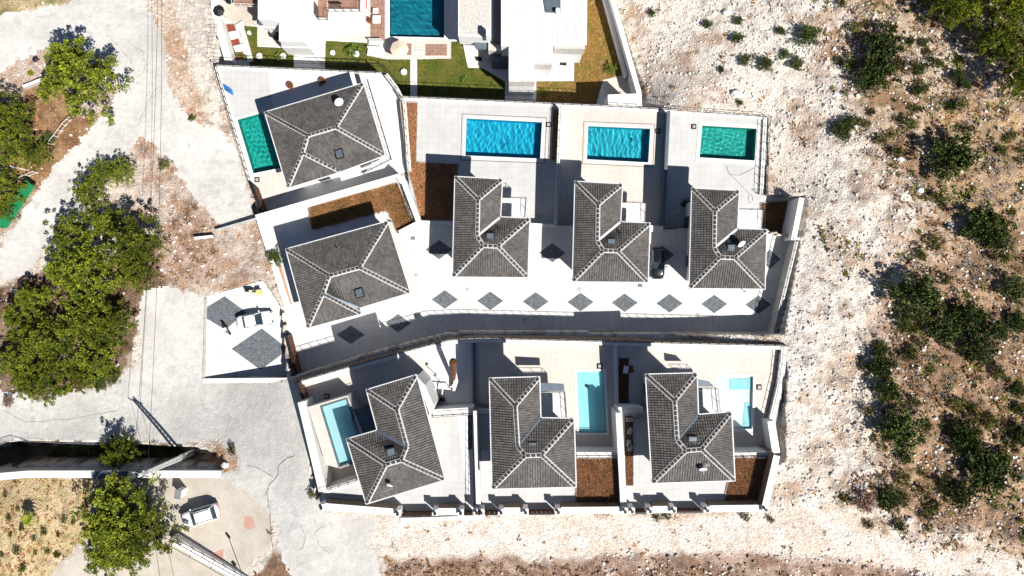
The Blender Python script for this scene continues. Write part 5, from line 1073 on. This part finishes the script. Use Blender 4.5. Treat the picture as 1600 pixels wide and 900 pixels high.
moto(395, 455, 0, math.radians(-8), 'black motorcycle with pale yellow fairing at the top of the parking court', M_yellow); moto(356, 513, 0, math.radians(-60), 'white scooter behind the white car on the parking court', M_white)
o = MB().box(P(405, 457, .5), (.5, .7, .9), .2).build('yellow_crate', M_yellow); tag(o, 'pale yellow crate beside the black motorcycle', 'crate'); MB().box(P(405, 457, .98), (.56, .76, .06), .2).build('lid', M_yellow, o)
# ------------------------------------------------------------------ pole, wires, lower left corner
def twall(px, z1, z0, t, label, **k): return wall(px, z1, z0, t, label, **k)
twall([(-40,748),(45,741),(345,741)], 5.2, -4, .75, 'long grey concrete retaining wall with white top below the lower road', m=M_conc)
twall([(142,743),(222,742)], 5.32, 4.4, .9, 'blue grey metal cover on the retaining wall top', m=M_slate, cope=None)
railing([(-40,712),(22,686),(80,689),(170,693)], [0.9,.9,.9,1.0], .8, 'pale roadside railing above the shaded trench', m=M_steel, step=2.5)
pb = z_img(305, 706); zt = pb.z+12.2; pt = P(217, 743, zt)
up = root('utility_pole', pb, 'tall slotted concrete utility pole at the road corner', 'utility pole'); d = (pt-pb); m = MB(); sdv = Vector((.3, .85, 0)).normalized()
for s in (-1, 1): m.tube(pb+sdv*s*.32-Vector((0, 0, .6)), pt+sdv*s*.13,   .19, 6, .11)
for i in range(22): a = pb.lerp(pt, (i+.5)/22); wd_ = .26-(.16)*(i/22); m.tube(a-sdv*wd_, a+sdv*wd_, .05, 5)
m.build('pole_shaft', mat('pale_concrete_pole', (.5,.49,.47), (.6,.59,.57), 2, .9), up)
ca = pt-d.normalized()*.5; m = MB().tube(ca-Vector((.9, -.3, 0)), ca+Vector((.9, -.3, 0)), .06, 6); m.build('crossarm', M_steel, up)
for t in (-.8, 0, .8): a = ca+Vector((t, -t*.33, 0)); MB().tube(a, a+Vector((0, 0, .3)), .06, 8).build('insulator', M_white, up)
MB().box(pb.lerp(pt, .3)+Vector((.3, .3, 0)), (.5, .4, .7)).build('junction_box', M_steel, up)
def cable(a, b, sag, label, r_=.022):
    m = MB(); n = 16; pp = [a.lerp(b, i/n)-Vector((0, 0, 4*sag*(i/n)*(1-i/n))) for i in range(n+1)]
    for i in range(n): m.tube(pp[i], pp[i+1], r_, 4)
    tag(m.build('power_line', M_blk), label, 'cable', 'overhead power lines')
for t, l in ((-.8, 'left'), (.8, 'right')):
    a = ca+Vector((t, -t*.33, .3)); cable(a, P(250+t*3, -60, 9), 1.0, l+' overhead line running north from the utility pole across the wood')
for t, l in ((-.5, 'left'), (.6, 'right')): cable(ca+Vector((t, -t*.33, .3)), P(268+t*22, 960, 13), .8, l+' overhead line running south from the utility pole over the yard')
c = z_img(287, 767); r = root('electric_cabinet', c, 'white electric cabinet standing at the left edge of the tan yard', 'cabinet'); MB().box(c+Vector((0, 0, .75)), (.65, .95, 1.5), -.15).build('housing', M_white, r); MB().box(c+Vector((0, 0, 1.53)), (.78, 1.08, .08), -.15).build('roof_plate', M_steel, r)
# white slotted wall with pipe rail across the yard
A0, A1, A2 = P(268, 843, 6.3), P(334, 880, 6.4), P(400, 917, 6.4)
for a, b, l in ((A0, A1, 'slotted pale concrete wall under a dark pipe rail across the yard'), (A1, A2, 'white wall section with dark pipe rail at the bottom edge')):
    d = (b-a).normalized(); q = Vector((-d.y, d.x, 0)); o = MB().bar(a-Vector((0, 0, .8)), b-Vector((0, 0, .8)), .95, 1.6).build('yard_wall', M_cope if a is A0 else M_white); tag(o, l, 'wall')
    L = (b-a).length
    for i in range(int(L/.5)): c = a+d*(i+.5)*.5; MB().box(c+Vector((0, 0, .005))-q*.1, (.16, .1, .02), math.atan2(d.y, d.x)).build('slot', M_blk, o)
    railing([a+q*.35, b+q*.35], 0, .8, 'dark pipe rail on the '+('slotted' if a is A0 else 'white')+' yard wall', world=True, step=1.5)
    railing([a-q*.6, b-q*.6], 0, .3, 'thin lower rail beside the '+('slotted' if a is A0 else 'white')+' yard wall', world=True, step=3, rails=(1,))
lb = P(378, 898, 6.3); r = root('street_lamp', lb, 'small dark street lamp leaning over the bottom of the yard', 'street lamp'); lt = P(365, 880, 9.0); MB().tube(lb, lt, .05, 6).build('lamp_post', M_metal, r); MB().box(lt, (.3, .7, .14), .7).build('lamp_head', M_blk, r)
for q_, l in (([(382,808),(394,806),(400,824),(386,828),(381,822)], 1), ([(326,868),(349,858),(349,874),(334,872)], 2), ([(352,878),(372,888),(360,886)], 3)):
    ps = []
    for a, b in q_:
        v = z_img(a, b); ps.append(v+Vector((0, 0, .02)))
    k = MB().poly(ps[::-1] if sum(ps[i].x*ps[(i+1) % len(ps)].y-ps[(i+1) % len(ps)].x*ps[i].y for i in range(len(ps))) < 0 else ps).build('faded_paint_mark', M_pink, o_yard)
# road cracks
def crack(pts, wd):
    m = MB(); pp = []
    for i in range(len(pts)-1):
        n = max(2, int(math.hypot(pts[i+1][0]-pts[i][0], pts[i+1][1]-pts[i][1])/4))
        for k in range(n): t = k/n; pp.append((pts[i][0]+(pts[i+1][0]-pts[i][0])*t+random.uniform(-1, 1), pts[i][1]+(pts[i+1][1]-pts[i][1])*t+random.uniform(-1, 1)))
    W = [P(a, b, 4) for a, b in pp]; z = None
    W = [z_img(a, b)+Vector((0, 0, .025)) for a, b in pp]
    for i in range(len(W)-1):
        d = (W[i+1]-W[i]); q = Vector((-d.y, d.x, 0)).normalized()*wd*random.uniform(.15, .45); m.add([W[i]-q, W[i+1]-q, W[i+1]+q, W[i]+q], [(0, 1, 2, 3)])
    return m
for pts, wd, par in (([(461,711),(448,716),(436,728),(433,745),(420,758),(417,775),(422,800),(423,830),(426,860)], .14, o_r2), ([(385,727),(400,730),(415,738),(432,748)], .10, o_r2), ([(468,819),(478,836),(474,855),(462,862)], .06, o_r2), ([(505,822),(493,832),(497,850),(520,870)], .06, o_r2),
    ([(168,53),(185,72),(194,85),(206,70),(222,80),(228,100),(222,118),(210,120)], .06, o_r1), ([(192,80),(205,95),(211,115),(205,150)], .07, o_r1), ([(248,135),(236,150),(222,180),(213,200)], .06, o_r1), ([(262,140),(258,150),(275,190)], .03, o_r1), ([(5,642),(40,660),(110,655),(190,640)], .05, o_r2)):
    crack(pts, wd).build('road_crack', M_crack, par)
# sundries
o = MB().prism([P(a, b, -.2) for a, b in ((38,282),(53,290),(9,356),(-12,356))], -.5).build('green_sheet', M_green); tag(o, 'long green plastic sheet beside the left road', 'sheet'); MB().prism([P(a, b, -.1) for a, b in ((36,280),(42,282),(52,292),(49,294),(40,290))], -.4).build('folded_end', M_green, o)
for px_, l in (([(118,182),(103,196),(90,214),(81,226)], 'white timber fence beside the dirt patch'), ([(24,262),(44,266)], 'short pale fence near the left pines'), ([(58,270),(34,280)], 'pale rail above the green sheet')):
    pts = [z_img(a, b)+Vector((0, 0, .0)) for a, b in px_]; railing(pts, 0, .9, l, world=True, m=M_cope, step=.9, pr=.08)
for px_, l in (([(42,138),(75,125)], 'low dark wall at the top edge of the dirt patch'), ([(308,373),(337,370)], 'short dark low wall on the rocky slope')):
    a, b = z_img(*px_[0]), z_img(*px_[1]); o = MB().bar(a+Vector((0, 0, .3)), b+Vector((0, 0, .3)), .3, .9).build('low_wall', M_conc); tag(o, l, 'wall'); MB().bar(a+Vector((0, 0, .78)), b+Vector((0, 0, .78)), .36, .06).build('coping', M_cope, o)
a = P(352, 140, ZA); o = MB().prism([P(x, y, ZA+.5) for x, y in ((348,131),(361,139),(363,148),(351,141))], ZA+.02).build('blue_tub', M_blue); tag(o, 'bright blue plastic tub at the west edge of the upper villa terrace', 'tub'); MB().prism([P(x, y, ZA+.53) for x, y in ((350,134),(359,140),(360,145),(352,140))], ZA+.5).build('inner_lid', M_slate, o)
for x, y, l in ((455,135,'round brown pot left of the angled villa shade'),(505,128,'brown pot with shrub at the edge of the villa shade')):
    c = P(x, y, ZA); o = MB().tube(c, c+Vector((0, 0, .55)), .32, 12, .48).build('flower_pot', M_terra); tag(o, l, 'flower pot'); MB().tube(c+Vector((0, 0, .5)), c+Vector((0, 0, .57)), .4, 12).build('soil', M_soild, o)
# hose on the upper east terrace
m = MB(); hp = [(1135,259),(1137,266),(1141,273),(1155,286),(1168,300),(1175,306),(1177,314),(1172,318),(1169,312),(1171,304)]; hp2 = [(1141,273),(1155,274),(1170,267),(1180,262)]
for L_ in (hp, hp2):
    for i in range(len(L_)-1): m.tube(P(*L_[i], ZB+.04), P(*L_[i+1], ZB+.04), .025, 5)
tag(m.build('garden_hose', M_steel), 'thin grey hose curling over the terrace below the teal pool', 'hose')
# trees, boards and clutter in the speckled yard
c = P(706, 622, ZD); tp = root('palm_stump', c, 'tall brown palm trunk with green tuft in the speckled yard', 'palm'); ttop = P(708, 566, ZD+5.0)
c = P(712, 606, ZD-.0); 
tr_b = P(709, 596, ZD+1.0); MB().tube(P(709.5, 600, ZD), P(708, 566, ZD+4.4), .22, 9, .34).build('trunk', M_wood, tp); MB().tube(P(708, 567, ZD+4.35), P(708, 564, ZD+4.7), .5, 10, .42).build('trunk_head', M_wood, tp)
cl = bpy.data.objects.new('leaf_tuft', LIME[0][0]); COL.objects.link(cl); cl.parent = tp; q = P(708, 566, ZD+4.6); cl.location = q-WO[tp]; cl.scale = (.3, .3, .35)
o = MB().add([P(713,581,ZD+1.6), P(716,596,ZD+1.2), P(711,611,ZD+.9), P(707,611,ZD+.9), P(709,594,ZD+1.2), P(713,581,ZD+1.5)+Vector((0,0,-.1)), P(716,596,ZD+1.1), P(711,611,ZD+.8), P(707,611,ZD+.8), P(709,594,ZD+1.1)], [(0,4,3,2,1),(5,6,7,8,9),(0,1,6,5),(1,2,7,6),(2,3,8,7),(3,4,9,8),(4,0,5,9)]).build('folded_sunshade', M_cope); tag(o, 'folded pale sunshade leaning beside the palm trunk', 'sunshade'); MB().tube(P(712,612,ZD), P(713,581,ZD+1.7), .03, 5).build('pole', M_steel, o)
m = MB(); 
for a, b in (((680,606),(704,608)),((692,606),(691,616)),((675,610),(684,606))): m.bar(P(*a, ZD+1.2), P(*b, ZD+1.2), .14, .1)
for a in ((680,606),(704,608),(691,616)): m.tube(P(*a, ZD), P(*a, ZD+1.2), .05)
tag(m.build('pergola_frame', M_white), 'white pergola frame in the shaded yard east of the lower angled villa', 'pergola')
for i, (x, y, r) in enumerate(((680,618,7),(690,624,6),(676,626,6))): plant(BUSH, x, y, r, ['dark plant under the white pergola frame, topmost','dark plant under the pergola frame, right one','dark plant at the corner of the villa parapet'][i], 'shrub', None, 'dark_shrub', zfix=ZD)
for x, y, hh, l in ((680,584,2.0,'thin dark garden lamp with curled head, taller of the two'),(688,596,1.3,'thin dark garden lamp beside the taller one')):
    c = P(x, y, ZD); r = root('garden_lamp', c, l, 'lamp'); MB().tube(c, c+Vector((0, 0, hh)), .05, 6).build('lamp_post', M_metal, r); MB().tube(c+Vector((0, 0, hh)), c+Vector((.3, .1, hh+.1)), .07, 6, .16).build('lamp_head', M_steel, r)
c = P(977, 577, ZD); o = MB().box(c+Vector((0, 0, .3)), (.55, .9, .5), -.2).build('white_bin', M_white); tag(o, 'white open box in the shaded soil strip', 'box'); MB().box(P(985, 577, ZD+.15), (.7, .8, .25), .2).build('brown_lid', M_wood, o)
c = P(918, 604, ZD-.12); r = root('pool_robot', c, 'small dark pool cleaner floating in the calm turquoise pool', 'pool cleaner'); MB().box(c+Vector((0, 0, .08)), (.35, .28, .18), .5).build('housing', M_blk, r); MB().tube(c+Vector((.1, -.1, .1)), c+Vector((.35, -.4, .05)), .04, 5).build('hose_end', M_blk, r)
m = MB(); c = P(495, 640, ZD); m.tube(c, c+Vector((0, 0, 1.9)), .035, 6); m.tube(c+Vector((0, 0, 1.9)), c+Vector((-.35, .2, 1.95)), .03, 6); r = m.build('pool_shower', M_steel); tag(r, 'slim grey pool shower beside the narrow turquoise pool', 'shower'); MB().tube(c+Vector((-.35, .2, 1.9)), c+Vector((-.35, .2, 1.96)), .12, 8).build('shower_head', M_steel, r)
